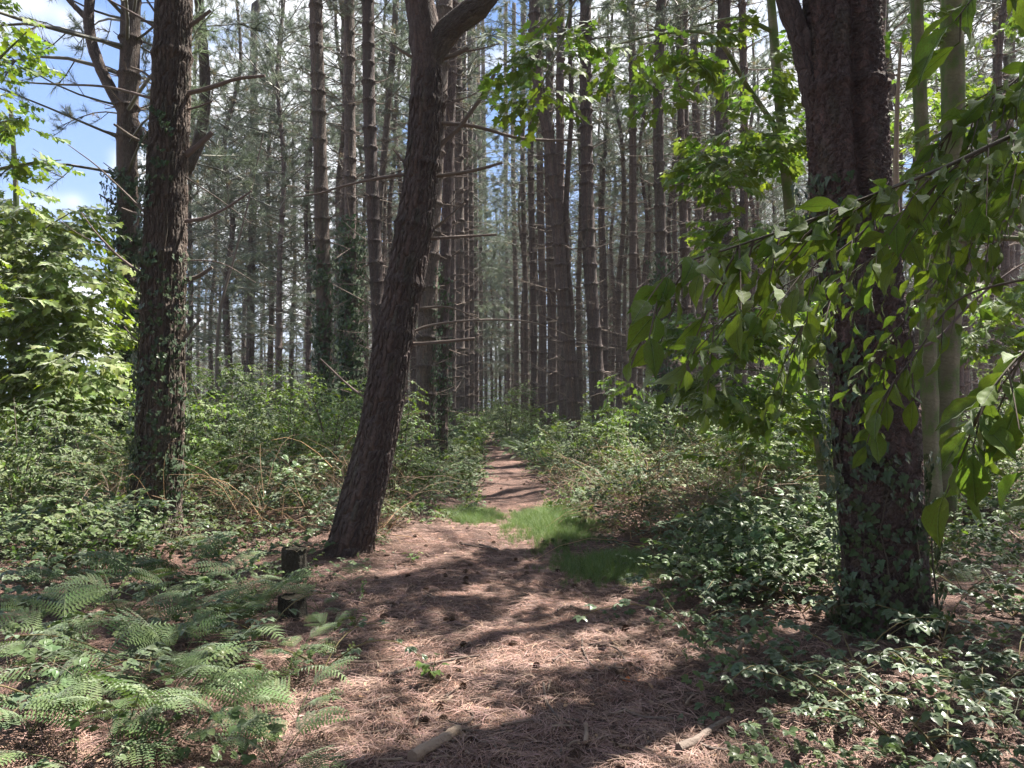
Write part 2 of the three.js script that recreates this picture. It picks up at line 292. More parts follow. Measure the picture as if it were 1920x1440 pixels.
// rings along a trunk: even spacing plus close ones at the nodes
function rings(raw, nodes, step) {
  const ax = measured(raw, raw.map(() => 0)), L = ax[ax.length - 1].s, want = []; for (let s = 0; s < L; s += step) want.push(s); want.push(L);
  for (const n of nodes) for (const e of [-0.07, -0.035, 0, 0.035, 0.07]) if (n + e > 0.02 && n + e < L - 0.02) want.push(n + e);
  want.sort((a, b) => a - b); const out = []; let k = 1, last = -1; for (const s of want) { if (s - last < 0.008) continue; last = s; while (k < ax.length - 1 && ax[k].s < s) k++; out.push(V().lerpVectors(ax[k - 1].p, ax[k].p, clamp((s - ax[k - 1].s) / (ax[k].s - ax[k - 1].s || 1), 0, 1))); } return out;
}
// bark differs from place to place: browner and greyer patches, grey-green lichen, dark knotty collars at the whorls
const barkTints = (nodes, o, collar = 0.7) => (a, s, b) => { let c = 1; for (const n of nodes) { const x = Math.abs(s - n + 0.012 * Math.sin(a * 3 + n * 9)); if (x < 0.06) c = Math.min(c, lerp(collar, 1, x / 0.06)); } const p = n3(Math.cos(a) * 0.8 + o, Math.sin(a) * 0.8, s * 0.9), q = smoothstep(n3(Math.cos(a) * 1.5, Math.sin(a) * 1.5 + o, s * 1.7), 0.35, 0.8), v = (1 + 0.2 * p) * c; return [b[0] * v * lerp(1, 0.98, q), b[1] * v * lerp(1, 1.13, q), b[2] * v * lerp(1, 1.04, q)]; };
function trunkPoint(axis, s) { let k = 1; while (k < axis.length - 1 && axis[k].s < s) k++; const a = axis[k - 1], b = axis[k], t = clamp((s - a.s) / (b.s - a.s || 1), 0, 1); return { p: V().lerpVectors(a.p, b.p, t), r: lerp(a.r, b.r, t) }; }
function measured(pts, rad) { let s = 0; return pts.map((p, k) => { if (k) s += p.distanceTo(pts[k - 1]); return { p, r: rad[k], s }; }); }
function deadBranch(m, r, o, az, L, rad, twigs) {
  const up = (r() - 0.36) * 1.0, pts = [], n = L > 0.5 ? 5 : 3, bend = (r() - 0.4) * 0.35, sway = (r() - 0.5) * 0.35;
  for (let k = 0; k <= n; k++) { const t = k / n, a = az + sway * t; pts.push(V(o.x + Math.cos(a) * L * t, o.y + L * t * (up + bend * t), o.z + Math.sin(a) * L * t)); }
  m.twig(pts, rad, L > 0.5 ? 0.003 : rad * 0.6, 4);
  if (twigs && L > 0.4) for (let k = 0; k < twigs; k++) { const i = 1 + Math.floor(r() * (n - 1)), b = pts[i], a = az + (r() < 0.5 ? -1 : 1) * (0.5 + 0.6 * r()), l = L * (0.2 + 0.4 * r()); m.twig([b, V(b.x + Math.cos(a) * l * 0.5, b.y + l * (r() - 0.4) * 0.4, b.z + Math.sin(a) * l * 0.5), V(b.x + Math.cos(a) * l, b.y + l * (r() - 0.5) * 0.8, b.z + Math.sin(a) * l)], 0.0045, 0.002, 3); }
}
function deadWhorls(m, r, axis, nodes, from, to, long) {
  for (const s of nodes) {
    if (s < from || s > to) continue;
    const q = trunkPoint(axis, s), n = 4 + Math.floor(r() * 3), a0 = r() * 6.28;
    for (let k = 0; k < n; k++) {
      const az = a0 + k / n * 6.28 + (r() - 0.5) * 0.6, L = r() < 0.4 ? 0.1 + 0.25 * r() : (0.4 + 1.3 * r() * r()) * long, v = 0.75 + 0.5 * r();
      m.tint = [v, v * 0.97, v * 0.93];
      deadBranch(m, r, V(q.p.x + Math.cos(az) * q.r * 0.85, q.p.y, q.p.z + Math.sin(az) * q.r * 0.85), az, L, L < 0.4 ? 0.011 + 0.011 * r() : 0.010 + 0.008 * r(), 3);
    }
  }
}
const shade = (r, a = 0.85, b = 1.12) => { const v = lerp(a, b, r()); return [v, v * lerp(0.95, 1.02, r()), v * lerp(0.93, 1.02, r())]; };
// a pine seen singly: its trunk goes through points of the photograph at the depth d, then straight on up to its top
function pine(o) {
  const r = rng(o.seed), base = at(o.pts[0][0], o.pts[0][1], o.d), gy = ground(base.x, base.z), root = thing('pine_tree', o.label, 'pine tree', V(base.x, gy, base.z), o.group);
  const ctrl = o.pts.map(([px, py, dz], k) => { const p = at(px, py, o.d + (dz ?? 0)); return k ? V(p.x - base.x, p.y - gy, p.z - base.z) : V(0, -0.12, 0); });
  const rad = o.pts.map((p) => p[3] ?? null), l = ctrl[ctrl.length - 1], top = o.top ?? H, l0 = ctrl[ctrl.length - 2], dir = V().subVectors(l, l0).normalize();
  if (!o.fork) { for (const f of [0.35, 0.7, 1]) ctrl.push(V(l.x + dir.x * f * 1.2 + (r() - 0.5) * 0.25, lerp(l.y, top, f), l.z + (r() - 0.5) * 0.25)); }
  const fine = o.d < 10, total = ctrl[ctrl.length - 1].y, rows = fine ? 640 : 110, nR = fine ? 112 : 22, raw = smooth(ctrl, fine ? 1400 : rows), nodes = o.nodes ?? nodesOf(r, total), pts = fine ? [] : rings(raw, nodes, 0.3);
  if (fine) { const cut = raw.findIndex((p) => p.y > 6.6), e = cut < 0 ? 1400 : cut; for (let k = 0; k < rows; k++) { const t = k / (rows - 1) * (cut < 0 ? 1 : 1 / 0.88), f = t <= 1 ? t * e : e + (t - 1) / (1 / 0.88 - 1) * (1400 - e), i = Math.min(1399, Math.floor(f)); pts.push(V().lerpVectors(raw[i], raw[i + 1], f - i)); } }
  const r0 = o.r, r1 = o.r1, yEnd = l.y;
  const radAt = (y) => y < yEnd ? lerp(r0, r1, clamp(y / yEnd, 0, 1)) * (1 + (o.flare ?? 0.28) * Math.exp(-Math.max(0, y) / 0.22)) : lerp(r1, o.fork ? r1 : 0.02, (y - yEnd) / Math.max(0.01, total - yEnd));
  const rr = pts.map((p, k) => radAt(p.y) * (o.fork ? lerp(1, 0.45, smoothstep(k / pts.length, 0.9, 1)) : 1)), axis = measured(pts, rr), B = o.plates ? barkB : barkA, tile = o.plates ? 0.36 : 0.5;
  const lob = r() * 9, m = new MB(); m.tint = shade(r);
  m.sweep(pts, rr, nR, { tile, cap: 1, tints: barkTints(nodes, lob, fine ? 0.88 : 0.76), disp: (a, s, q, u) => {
    let v = swell(nodes, s, q) * (fine ? 0.45 : 1) + q * 0.05 * n3(Math.cos(a) * 0.9 + lob, Math.sin(a) * 0.9, s * 0.7);
    if (s < 0.5) v += q * 0.14 * (1 - s / 0.5) * Math.cos(a * 5 + lob) ;
    if (fine) v += (B.sample(u, s / tile) - 0.6) * (o.plates ? 0.022 : 0.02) * clamp(q / 0.2, 0.3, 1);
    if (o.groove) { const g = Math.exp(-Math.pow((Math.atan2(Math.sin(a - o.groove[0]), Math.cos(a - o.groove[0]))) / 0.2, 2)); v -= q * o.groove[1] * g * smoothstep(s, o.groove[2], o.groove[2] + 1.2); }
    return v; } });
  put('trunk', m.geo(), o.plates ? barkPlates : bark, root);
  const limb = (name, list, w0, w1, mat, bl) => { const q = list.map(([px, py, dz]) => { const p = at(px, py, o.d + (dz ?? 0)); return V(p.x - base.x, p.y - gy, p.z - base.z); }), b = new MB(); b.tint = shade(r, 0.8, 1.15); const n = Math.max(8, q.length * 6), sp_ = q.length > 1 ? smooth(q, n) : q; const ro = r() * 9;
    b.sweep(sp_, sp_.map((_, k) => lerp(w0, w1, k / n)), w0 > 0.05 ? 28 : 8, { tile: 0.4, cap: 1, disp: (a, s, qq) => qq * 0.16 * n3(Math.cos(a) + ro, Math.sin(a), s * 6) }); const e = put(name, b.geo(), mat, root); if (bl) e.userData.label = bl; return e; };
  for (const [list, w0, w1, lab] of o.limbs ?? []) limb('limb', list, w0, w1, bark, lab);
  for (const [list, w0, w1, lab] of o.branches ?? []) limb('branch', list, w0, w1, deadWood, lab);
  if (o.dead !== 0) { const b = new MB(); deadWhorls(b, r, axis, nodes, o.deadFrom ?? 1.4, Math.min(total, o.deadTo ?? 12.5), o.dead ?? 1); put('dead_branches', b.geo(), deadWood, root, true); }
  const c0 = o.crown?.[0] ?? 11.2, c1 = o.crown?.[1] ?? top - 0.2, reach = o.crown?.[2] ?? 2.1;
  copies('crown', (o.d > 12 ? thinBranches : needleBranches)[Math.floor(r() * 4)], needleMat, crownList(r, c0, c1, reach, o.crown?.[3] ?? 3, (y) => { const q = o.fork ? V(l.x, 0, l.z) : trunkPoint(axis, y).p; return V(q.x, 0, q.z); }), root);
  return { root, axis, base: V(base.x, gy, base.z) };
}
const treeSpots = [];
const explicit = (o) => { const t = pine(o); treeSpots.push([t.base.x, t.base.z]); return t; };

const PX = (w, d) => w * d / F / 2;   // half a width in pixels to metres
const leaningPine = explicit({ seed: 1, d: 7.7, label: 'leaning pine beside the path, forking near the top edge', r: PX(80, 7.7), r1: PX(60, 7.7), flare: 0.12, dead: 0, fork: true,
  pts: [[648, 1046], [672, 960], [700, 850], [722, 740], [742, 620], [764, 500], [784, 380], [797, 250], [803, 140], [806, 70]], nodes: [1.75, 2.42, 2.95, 3.55, 4.2, 4.85],
  limbs: [[[[799, 190], [800, 120], [795, 60], [786, 10], [776, -60], [772, -200], [780, -500], [770, -900], [776, -1300]], PX(60, 7.7), 0.05], [[[799, 170], [808, 110], [830, 68], [862, 38], [895, 14], [925, -26], [955, -110], [968, -300], [960, -700], [966, -1200]], PX(50, 7.7), 0.04]],
  branches: [[[[820, 110], [848, 104], [878, 90]], 0.032, 0.02], [[[862, 97], [900, 92], [941, 80]], 0.012, 0.005], [[[800, 305], [830, 268], [860, 240], [900, 185], [927, 140]], 0.026, 0.018], [[[806, 332, 0], [850, 326, -0.1], [895, 318, -0.2], [942, 305, -0.3]], 0.022, 0.014],
    [[[822, 230, 0], [890, 237, 0.1], [970, 258, 0.2], [1030, 263, 0.3], [1085, 262, 0.4]], 0.022, 0.012], [[[760, 327], [700, 336], [640, 350], [600, 362], [550, 370]], 0.02, 0.006], [[[792, 444], [825, 420], [872, 378]], 0.018, 0.008], [[[796, 448], [860, 444], [931, 440]], 0.017, 0.012],
    [[[770, 315], [752, 298], [737, 279]], 0.018, 0.009], [[[782, 578], [840, 576], [900, 598]], 0.013, 0.005], [[[772, 645], [830, 641], [890, 635]], 0.018, 0.014], [[[758, 630], [800, 612], [900, 600], [1000, 605], [1075, 632], [1115, 640]], 0.014, 0.005],
    [[[780, 110], [757, 98], [737, 84]], 0.02, 0.01], [[[800, 215], [840, 195], [885, 178], [925, 150]], 0.012, 0.004], [[[735, 640], [715, 625], [700, 590]], 0.014, 0.006], [[[700, 755], [660, 728], [600, 672]], 0.014, 0.007], [[[790, 205], [820, 200], [868, 165]], 0.01, 0.003]],
  crown: [7.6, 17, 2.3, 5] });
const ivyPine = explicit({ seed: 2, d: 7.9, label: 'thick ivy-clad pine with dead branch stubs, standing among ferns', r: PX(84, 7.9), r1: PX(64, 7.9), dead: 0, flare: 0.2,
  pts: [[288, 1046], [297, 900], [304, 720], [309, 500], [315, 300], [322, 120], [326, 0]], nodes: [0.9, 1.75, 2.55, 3.15, 3.75, 4.5, 5.3],
  branches: [[[[350, 175], [395, 164], [440, 149], [497, 142]], 0.028, 0.016], [[[348, 292], [370, 274], [398, 248]], 0.034, 0.024], [[[345, 415], [380, 410], [415, 395], [472, 358]], 0.022, 0.009], [[[344, 526], [372, 518], [398, 501]], 0.026, 0.018], [[[340, 640], [356, 622], [377, 597]], 0.02, 0.014],
    [[[350, 52], [374, 36], [395, 19]], 0.024, 0.016], [[[290, 50], [248, 24], [205, 0], [190, -10]], 0.016, 0.009], [[[284, 274], [250, 258], [214, 233]], 0.018, 0.013], [[[284, 184, 0], [200, 163, 0.2], [100, 158, 0.5], [-20, 150, 0.9]], 0.016, 0.007], [[[275, 402], [225, 352], [180, 310], [127, 271]], 0.013, 0.004],
    [[[268, 516], [222, 480], [180, 436], [152, 398]], 0.017, 0.005], [[[215, 470], [150, 440], [92, 398]], 0.007, 0.002], [[[272, 405], [248, 398], [228, 390]], 0.013, 0.008], [[[287, 150], [268, 135], [245, 126]], 0.014, 0.01], [[[305, 40], [288, 18], [270, -8]], 0.014, 0.009], [[[322, 282], [320, 200], [310, 133]], 0.014, 0.01],
    [[[345, 330], [420, 380], [470, 418]], 0.008, 0.003], [[[345, 488], [410, 492], [480, 530]], 0.008, 0.003], [[[352, 205], [372, 200], [398, 190]], 0.013, 0.009], [[[267, 645], [248, 630], [232, 612]], 0.013, 0.006]],
  crown: [8.6, H, 2.4, 5] });
const bigPine = explicit({ seed: 3, d: 5.0, label: 'massive dark twin-stemmed pine with ivy round its foot', r: PX(148, 5), r1: PX(138, 5), dead: 0, plates: true, flare: 0.12, groove: [4.6, 0.34, 1.9],
  pts: [[1664, 1206], [1660, 1080], [1648, 900], [1636, 700], [1614, 520], [1592, 330], [1582, 150], [1578, 0]], nodes: [2.0, 2.9, 3.7],
  limbs: [[[[1572, 330], [1540, 220], [1516, 130], [1497, 60], [1472, -10], [1440, -120], [1425, -320]], PX(48, 5), 0.05]],
  branches: [[[[1690, 470, -0.1], [1712, 432, -0.15], [1738, 402, -0.2]], 0.036, 0.03, 'broken brown branch stub'], [[[1545, 425], [1518, 425], [1494, 424]], 0.02, 0.014], [[[1690, 660], [1750, 640], [1815, 575], [1880, 520], [1960, 470]], 0.012, 0.006], [[[1670, 410], [1700, 420], [1735, 413]], 0.014, 0.01], [[[1700, 455, -0.3], [1780, 440, -0.3], [1850, 425, -0.3], [1960, 410, -0.3]], 0.011, 0.008]],
  crown: [9.2, 18.5, 2.7, 6] });
const forkPine = explicit({ seed: 4, d: 13.2, label: 'forked pine behind the ivy-clad pine, its limbs curving up', r: PX(44, 13.2), r1: PX(34, 13.2), dead: 0.6,
  pts: [[236, 850], [238, 760], [242, 560], [240, 400], [238, 250], [244, 100], [246, 0]],
  limbs: [[[[240, 225], [215, 180], [190, 130], [172, 80], [166, 30], [170, -30], [160, -250]], PX(22, 13.2), 0.06], [[[246, 225], [262, 250], [285, 268], [320, 325, 0.2], [348, 318, 0.2], [368, 280, 0.2], [381, 220, 0.2], [384, 130, 0.2], [378, 60, 0.2], [372, -40, 0.2], [376, -260, 0.2]], PX(24, 13.2), 0.06], [[[172, 40], [150, 22], [126, -5], [90, -60]], PX(12, 13.2), 0.03]],
  crown: [5.6, 14.5, 3.2, 5] });
const row = (seed, d, w, pts, label, extra = {}) => explicit({ seed, d, r: PX(w * 1.02, d), r1: PX(w * 0.84, d), flare: 0.16, pts, label, ...extra });
const trunkL5 = row(5, 17.5, 28, [[614, 900], [612, 760], [603, 400], [598, 200], [592, 0]], 'straight pine with ivy on its lower trunk, left of the darker ivy-covered pine');
const trunkL6 = row(6, 19.5, 23, [[656, 880], [656, 700], [657, 400], [655, 0]], 'pine wrapped in dark ivy to half its visible height, between two bare-topped pines');
const trunkL7 = row(7, 18.5, 26, [[716, 890], [712, 650], [700, 400], [692, 200], [690, 0]], 'pine just left of the leaning pine, passing behind its middle');
row(8, 24, 13, [[700, 860], [712, 400], [728, 200], [742, 0]], 'slim pine slanting up behind the leaning pine', { dead: 0.8 });
const trunkL9 = row(9, 16.6, 36, [[795, 890], [800, 640], [810, 400], [822, 180], [834, -20]], 'stout pine on the path edge with ivy strip, behind the leaning pine');
const trunkL10 = row(10, 17.2, 22, [[827, 886], [830, 640], [838, 400], [845, 180], [850, -20]], 'narrow ivy-edged pine close beside the stout path-edge pine');
const leftRow = [[848, 24, 14], [862, 26, 19], [874, 31, 13], [884, 36, 11], [893, 44, 9], [902, 54, 7], [911, 66, 6]];
leftRow.forEach(([px, d, w], k) => row(20 + k, d, w, [[px, 760 + 2165 / d], [px, 600], [px - 2, 300], [px - 6, 0]], ['second', 'third', 'fourth', 'fifth', 'sixth', 'seventh', 'eighth'][k] + ' pine after the ivy-edged pair in the row on the left path edge', { group: 'pines lining the left edge of the path' }));
const forkedRight = row(40, 20.5, 24, [[1078, 862], [1074, 740], [1066, 640], [1056, 560], [1048, 450], [1036, 330], [1028, 250], [1012, 180], [1004, 100], [1002, 0]], 'crooked pine with a bend and dead side branches on the right path edge', { limbs: [[[[1066, 660], [1072, 600], [1062, 480], [1062, 380], [1066, 300], [1072, 200], [1068, 80], [1072, -60]], PX(12, 20.5), 0.05]] });
const trunkT3 = row(41, 21, 25, [[1124, 860], [1120, 700], [1106, 500], [1100, 300], [1098, 0]], 'straight pine just right of the crooked pine, taller in view than its neighbours');
const rightRow = [[1056, 24.5, 17], [1035, 26, 18], [1018, 30, 14], [1001, 32, 13], [986, 39, 10], [968, 48, 9], [953, 60, 7]];
rightRow.forEach(([px, d, w], k) => row(50 + k, d, w, [[px, 760 + 2165 / d], [px, 600], [px - 6, 300], [px - 4, 0]], ['first', 'second', 'third', 'fourth', 'fifth', 'sixth', 'seventh'][k] + ' pine beyond the crooked pine in the row on the right path edge', { group: 'pines lining the right edge of the path' }));
row(60, 26, 15, [[1187, 850], [1187, 500], [1186, 200], [1184, 0]], 'slim ivy-footed pine between the tall straight pine and the bramble sapling');
const trunkT5 = row(61, 19.5, 22, [[1244, 870], [1242, 640], [1238, 400], [1234, 200], [1240, 0]], 'dark pine with ivy on its trunk behind the bright sapling');
row(62, 24, 17, [[1299, 850], [1296, 600], [1286, 350], [1282, 0]], 'pine right of the dark ivy pine, partly behind drooping leaves');
row(63, 27, 16, [[1316, 845], [1312, 500], [1306, 250], [1298, 0]], 'slim pine paired close behind its neighbour, half hidden by drooping leaves');
row(64, 17.5, 28, [[1386, 885], [1376, 700], [1358, 400], [1354, 200], [1358, 0]], 'stout pine seen behind the broadleaf foliage, left of the twin-stemmed pine');
row(65, 23, 18, [[1866, 860], [1866, 500], [1870, 200], [1868, 0]], 'reddish pine in the gap right of the smooth green trunk');
row(66, 25, 20, [[1896, 850], [1892, 500], [1890, 200], [1894, 0]], 'reddish pine nearest the right picture edge, behind the bare stick');
row(67, 34, 15, [[468, 830], [470, 600], [476, 300], [480, 0]], 'red-barked pine half hidden by pale canopy, between ivy pine and thicket', { crown: [7, H, 2.5, 6] });

// far pines: a few grown shapes, each tree its own object
const farKinds = [0, 1, 2, 3, 4].map((k) => {
  const r = rng(700 + k), ctrl = [V(0, -0.1, 0)]; for (let y = 3; y <= H; y += 3.3) ctrl.push(V((r() - 0.5) * 0.35 * y / 10, y, (r() - 0.5) * 0.35 * y / 10));
  const nodes = nodesOf(r, H), pts = rings(smooth(ctrl, 64), nodes, 0.5), rr = pts.map((p) => 0.128 * (1 - 0.7 * Math.max(0, p.y) / H) + 0.03 * Math.exp(-p.y / 0.3)), axis = measured(pts, rr), m = new MB(), b = new MB();
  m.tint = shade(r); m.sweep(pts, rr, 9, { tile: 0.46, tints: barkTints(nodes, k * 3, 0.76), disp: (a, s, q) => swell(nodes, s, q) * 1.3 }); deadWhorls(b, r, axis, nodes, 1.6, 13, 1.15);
  return { trunk: m.geo(), dead: b.geo() };
});
// whole crowns joined from the same branches: [tall stand, low-crowned]
function joined(geo, list) {
  const n = geo.attributes.position.count, P_ = geo.attributes.position.array, N_ = geo.attributes.normal.array, C_ = geo.attributes.color.array, I_ = geo.index.array, p = new Float32Array(n * 3 * list.length), q = new Float32Array(p.length), c = new Float32Array(p.length), id = new Uint32Array(I_.length * list.length), v = V();
  list.forEach(([o, t, s, col], k) => { const b = k * n * 3; for (let i = 0; i < n; i++) { v.fromArray(P_, i * 3).multiplyScalar(s).applyQuaternion(t).add(o).toArray(p, b + i * 3); v.fromArray(N_, i * 3).applyQuaternion(t).toArray(q, b + i * 3); for (let e = 0; e < 3; e++) c[b + i * 3 + e] = C_[i * 3 + e] * col[e]; } for (let i = 0; i < I_.length; i++) id[k * I_.length + i] = I_[i] + k * n; });
  const g = new THREE.BufferGeometry(); g.setAttribute('position', new THREE.BufferAttribute(p, 3)); g.setAttribute('normal', new THREE.BufferAttribute(q, 3)); g.setAttribute('color', new THREE.BufferAttribute(c, 3)); g.setAttribute('uv', new THREE.BufferAttribute(new Float32Array(n * 2 * list.length), 2)); g.setIndex(new THREE.BufferAttribute(id, 1)); return g;
}
const farCrowns = [0, 1, 2].map((kind) => [0, 1, 2].map((k) => joined((kind === 2 ? needleBranches : thinBranches)[k + 1], crownList(rng(760 + k + kind * 10), kind === 1 ? 4.2 : 10.4 + 0.35 * k, H - 0.2, kind === 1 ? 2.6 : 2.2, kind === 1 ? 4.8 : kind === 2 ? 5 : 3.6))));
let farCount = 0;
const tone2 = (r) => { const v = 0.85 + 0.3 * r(); return [v, v, v]; };
function farPine(x, z, seed, label, group, crown) {
  const r = rng(seed), k = farKinds[Math.floor(r() * 5)], g = thing('pine_tree', label, 'pine tree', V(x, ground(x, z) - 0.02, z), group);
  g.rotation.y = r() * 6.28; const s = 0.85 + 0.35 * r(), sy = 0.9 + 0.2 * r(); g.scale.set(s, sy, s); g.rotation.z = (r() - 0.5) * 0.03;
  put('trunk', k.trunk, bark, g); put('dead_branches', k.dead, deadWood, g, true);
  const cs = farCrowns[crown]; put('crown', cs[Math.floor(r() * cs.length)], needleMat, g, true);
  treeSpots.push([x, z]); farCount++;
}
const taken = (x, z, d) => treeSpots.some(([a, b]) => (a - x) ** 2 + (b - z) ** 2 < d * d);
{
  const r = rng(900);
  // low-crowned pines closing the view between the ivy pine and the next trunks
  for (const [px, d] of [[352, 30], [395, 36], [430, 29], [505, 33], [545, 41], [372, 46], [455, 44], [520, 27], [575, 36], [330, 38], [410, 52], [490, 54]]) farPine(xAt(px, d), -d, 1000 + px, 'low-crowned pine in the pale canopy behind the ivy-clad pine', 'low-crowned pines behind the ivy-clad pine', 1);
  for (let d = 19; d < 82; d += 2.7) for (let k = -9; k < 22; k++) {
    const side = k < 0 ? -1 : 1, u = side * (2.1 + 2.9 * (k < 0 ? -k - 1 : k)), x = -0.0215 * d + u + (r() - 0.5) * 1.3, z = -d + (r() - 0.5) * 1.3, px = 960 + x / -z * F;
    if (px > 2000 || px < 590 || taken(x, z, 1.5)) continue;
    if (Math.abs(px - 930) < 40 && d < 60) continue;
    if (r() < (side < 0 ? 0.48 : 0.52) || farCount > 235) continue;
        farPine(x, z, 2000 + farCount, side < 0 ? 'slender grey pine in the far stand left of the path' : 'slender grey pine in the far stand right of the path', side < 0 ? 'far pines left of the path' : 'far pines right of the path', d > 40 && r() < 0.6 ? 1 : 0);
  }
  // pines beside the path out of view, whose crowns shade the foreground
  for (const [x, z] of [[5.2, -3.2], [7.6, -7.0], [8.4, -1.0], [10.6, -4.5], [5.8, 1.6], [11.5, -10.0], [13.2, -14.0], [-4.6, -1.8], [-7.2, -4.6], [13.6, -7.4], [3.1, 3.6], [6.3, -12.6], [5.3, -17.2]])
    farPine(x, z, 4000 + Math.round(x * 10 - z * 7), 'tall pine beside the path whose crown shades the foreground', 'pines beside the path shading the foreground', 2);
  for (const [px, d] of [[1136, 34], [1149, 41], [1161, 31], [1173, 45], [1201, 37], [1214, 30], [1226, 44], [1262, 33], [1272, 46], [1330, 36], [1343, 29], [1410, 31], [745, 33], [762, 41], [776, 30], [728, 46], [1012, 44], [1046, 38], [922, 64], [938, 70], [930, 79], [948, 66], [911, 74], [1088, 33], [1108, 47], [636, 31], [676, 38], [580, 30], [1810, 27], [1842, 36], [1905, 33], [1720, 30]]) farPine(xAt(px, d), -d, 6000 + px, px < 909 ? 'slender grey pine in the far stand left of the path' : 'slender grey pine in the far stand right of the path', px < 909 ? 'far pines left of the path' : 'far pines right of the path', d > 60 ? 1 : 0);
  for (let k = 0; k < 400; k++) { const a = r() * 6.28, R_ = 4 + 18 * r(), x = Math.cos(a) * R_, z = Math.sin(a) * R_ * 0.9 + 2; if (Math.abs(x / -z) < 0.8 && z < 0) continue; if (x < -6 && z < -3) continue; if (Math.abs(x) < 1.6 || taken(x, z, 2.5)) continue; farPine(x, z, 5000 + k, 'tall pine beside the path whose crown shades the foreground', 'pines beside the path shading the foreground', R_ > 13 && z > 0 ? 1 : 2); }
}
// the wood beyond the stand
{
  const r = rng(910), root = new THREE.Group(); root.name = 'distant_woodland'; scene.add(root); tag(root, 'distant woodland closing the view beyond the pine stand', undefined, undefined, 'stuff');
  const a = [], b = []; for (let k = 0; k < 190; k++) { const d = 84 + 40 * r(), x = (r() - 0.5) * 1.5 * d; if (x < -0.42 * d) continue; const q = turn(0, r() * 6.28, 0), s = 0.9 + 0.3 * r(); a.push([V(x, -0.1, -d), q, s]); b.push([V(x, -1.4 - 1.2 * r(), -d), q, V(s * 1.3, s * 0.55, s * 1.3), tone2(r)]); }
  copies('trunks', farKinds[0].trunk, bark, a, root); copies('crowns', farCrowns[1][1], needleMat, b, root);
}

// ---------------------------------------------------------------- leaf sprays
const OV = [0.04, 0.55, 0.95, 1.0, 0.86, 0.55, 0.2, 0.0], OV4 = [0.1, 0.95, 0.75, 0.0];
const MAPLE = [[0, 0], [0.22, -0.08], [0.44, 0.02], [0.34, 0.17], [0.44, 0.28], [0.58, 0.5], [0.36, 0.47], [0.22, 0.55], [0.27, 0.74], [0.12, 0.76], [0, 1]];
const IVY = [[0, 0], [0.26, -0.1], [0.46, 0.12], [0.25, 0.4], [0, 1]];
const HOPS = (r) => V(r() - 0.5, r() - 0.5, r() - 0.5).normalize();
const green = (r, a = 0.75, b = 1.3) => { const v = lerp(a, b, r()); return [v * lerp(0.85, 1.2, r()), v, v * lerp(0.8, 1.2, r())]; };
function mapleSpray(seed, L, n, size) {
  const r = rng(seed), m = new MB(), pts = []; m.tint = [0.5, 0.35, 0.6];
  for (let k = 0; k <= 4; k++) { const t = k / 4; pts.push(V(L * t, -0.12 * L * t * t + 0.03 * L * Math.sin(t * 5 + seed), 0.06 * L * Math.sin(t * 4 + seed))); }
  m.twig(pts, 0.0045, 0.0015, 3);
  for (let k = 0; k < n; k++) {
    const t = 0.15 + 0.85 * (k + r()) / n, i = Math.min(3, Math.floor(t * 4)), b = V().lerpVectors(pts[i], pts[i + 1], t * 4 - i), s = k % 2 ? 1 : -1, len = size * (0.6 + 0.6 * r());
    const out = V(0.4 + 0.5 * r(), -0.25 + 0.3 * r(), s * (0.5 + 0.5 * r())).normalize(), o = V().copy(b).addScaledVector(out, len * 0.45);
    m.tint = [0.6, 0.5, 0.5]; m.twig([b, o], 0.0012, 0.001, 3);
    m.tint = green(r); const nr = V((r() - 0.5) * 0.9, 1, (r() - 0.5) * 0.9).normalize();
    m.lobed(o, V(out.x, out.y - 0.35, out.z).normalize(), nr, len, MAPLE, 0.12 + 0.15 * r(), 0.1 + 0.25 * r());
  }
  return m.geo();
}
function ovalSpray(seed, L, n, size, wide) {
  const r = rng(seed), m = new MB(), pts = []; m.tint = [0.7, 0.5, 0.6];
  for (let k = 0; k <= 4; k++) { const t = k / 4; pts.push(V(L * t, 0.05 * L * Math.sin(t * 5 + seed), 0.08 * L * Math.sin(t * 4 + seed))); }
  m.twig(pts, 0.0035, 0.0012, 3);
  for (let k = 0; k < n; k++) {
    const t = 0.08 + 0.9 * (k + r()) / n, i = Math.min(3, Math.floor(t * 4)), b = V().lerpVectors(pts[i], pts[i + 1], t * 4 - i), len = size * (0.6 + 0.7 * r()), a = r() * 6.28;
    const dir = V(0.5 + 0.5 * r(), Math.sin(a) * 0.55, Math.cos(a)).normalize(); m.tint = green(r);
    m.leaf(b, dir, V((r() - 0.5), 1, (r() - 0.5)).normalize(), len, len * wide, OV4, 0.3, 0.3);
  }
  return m.geo();
}
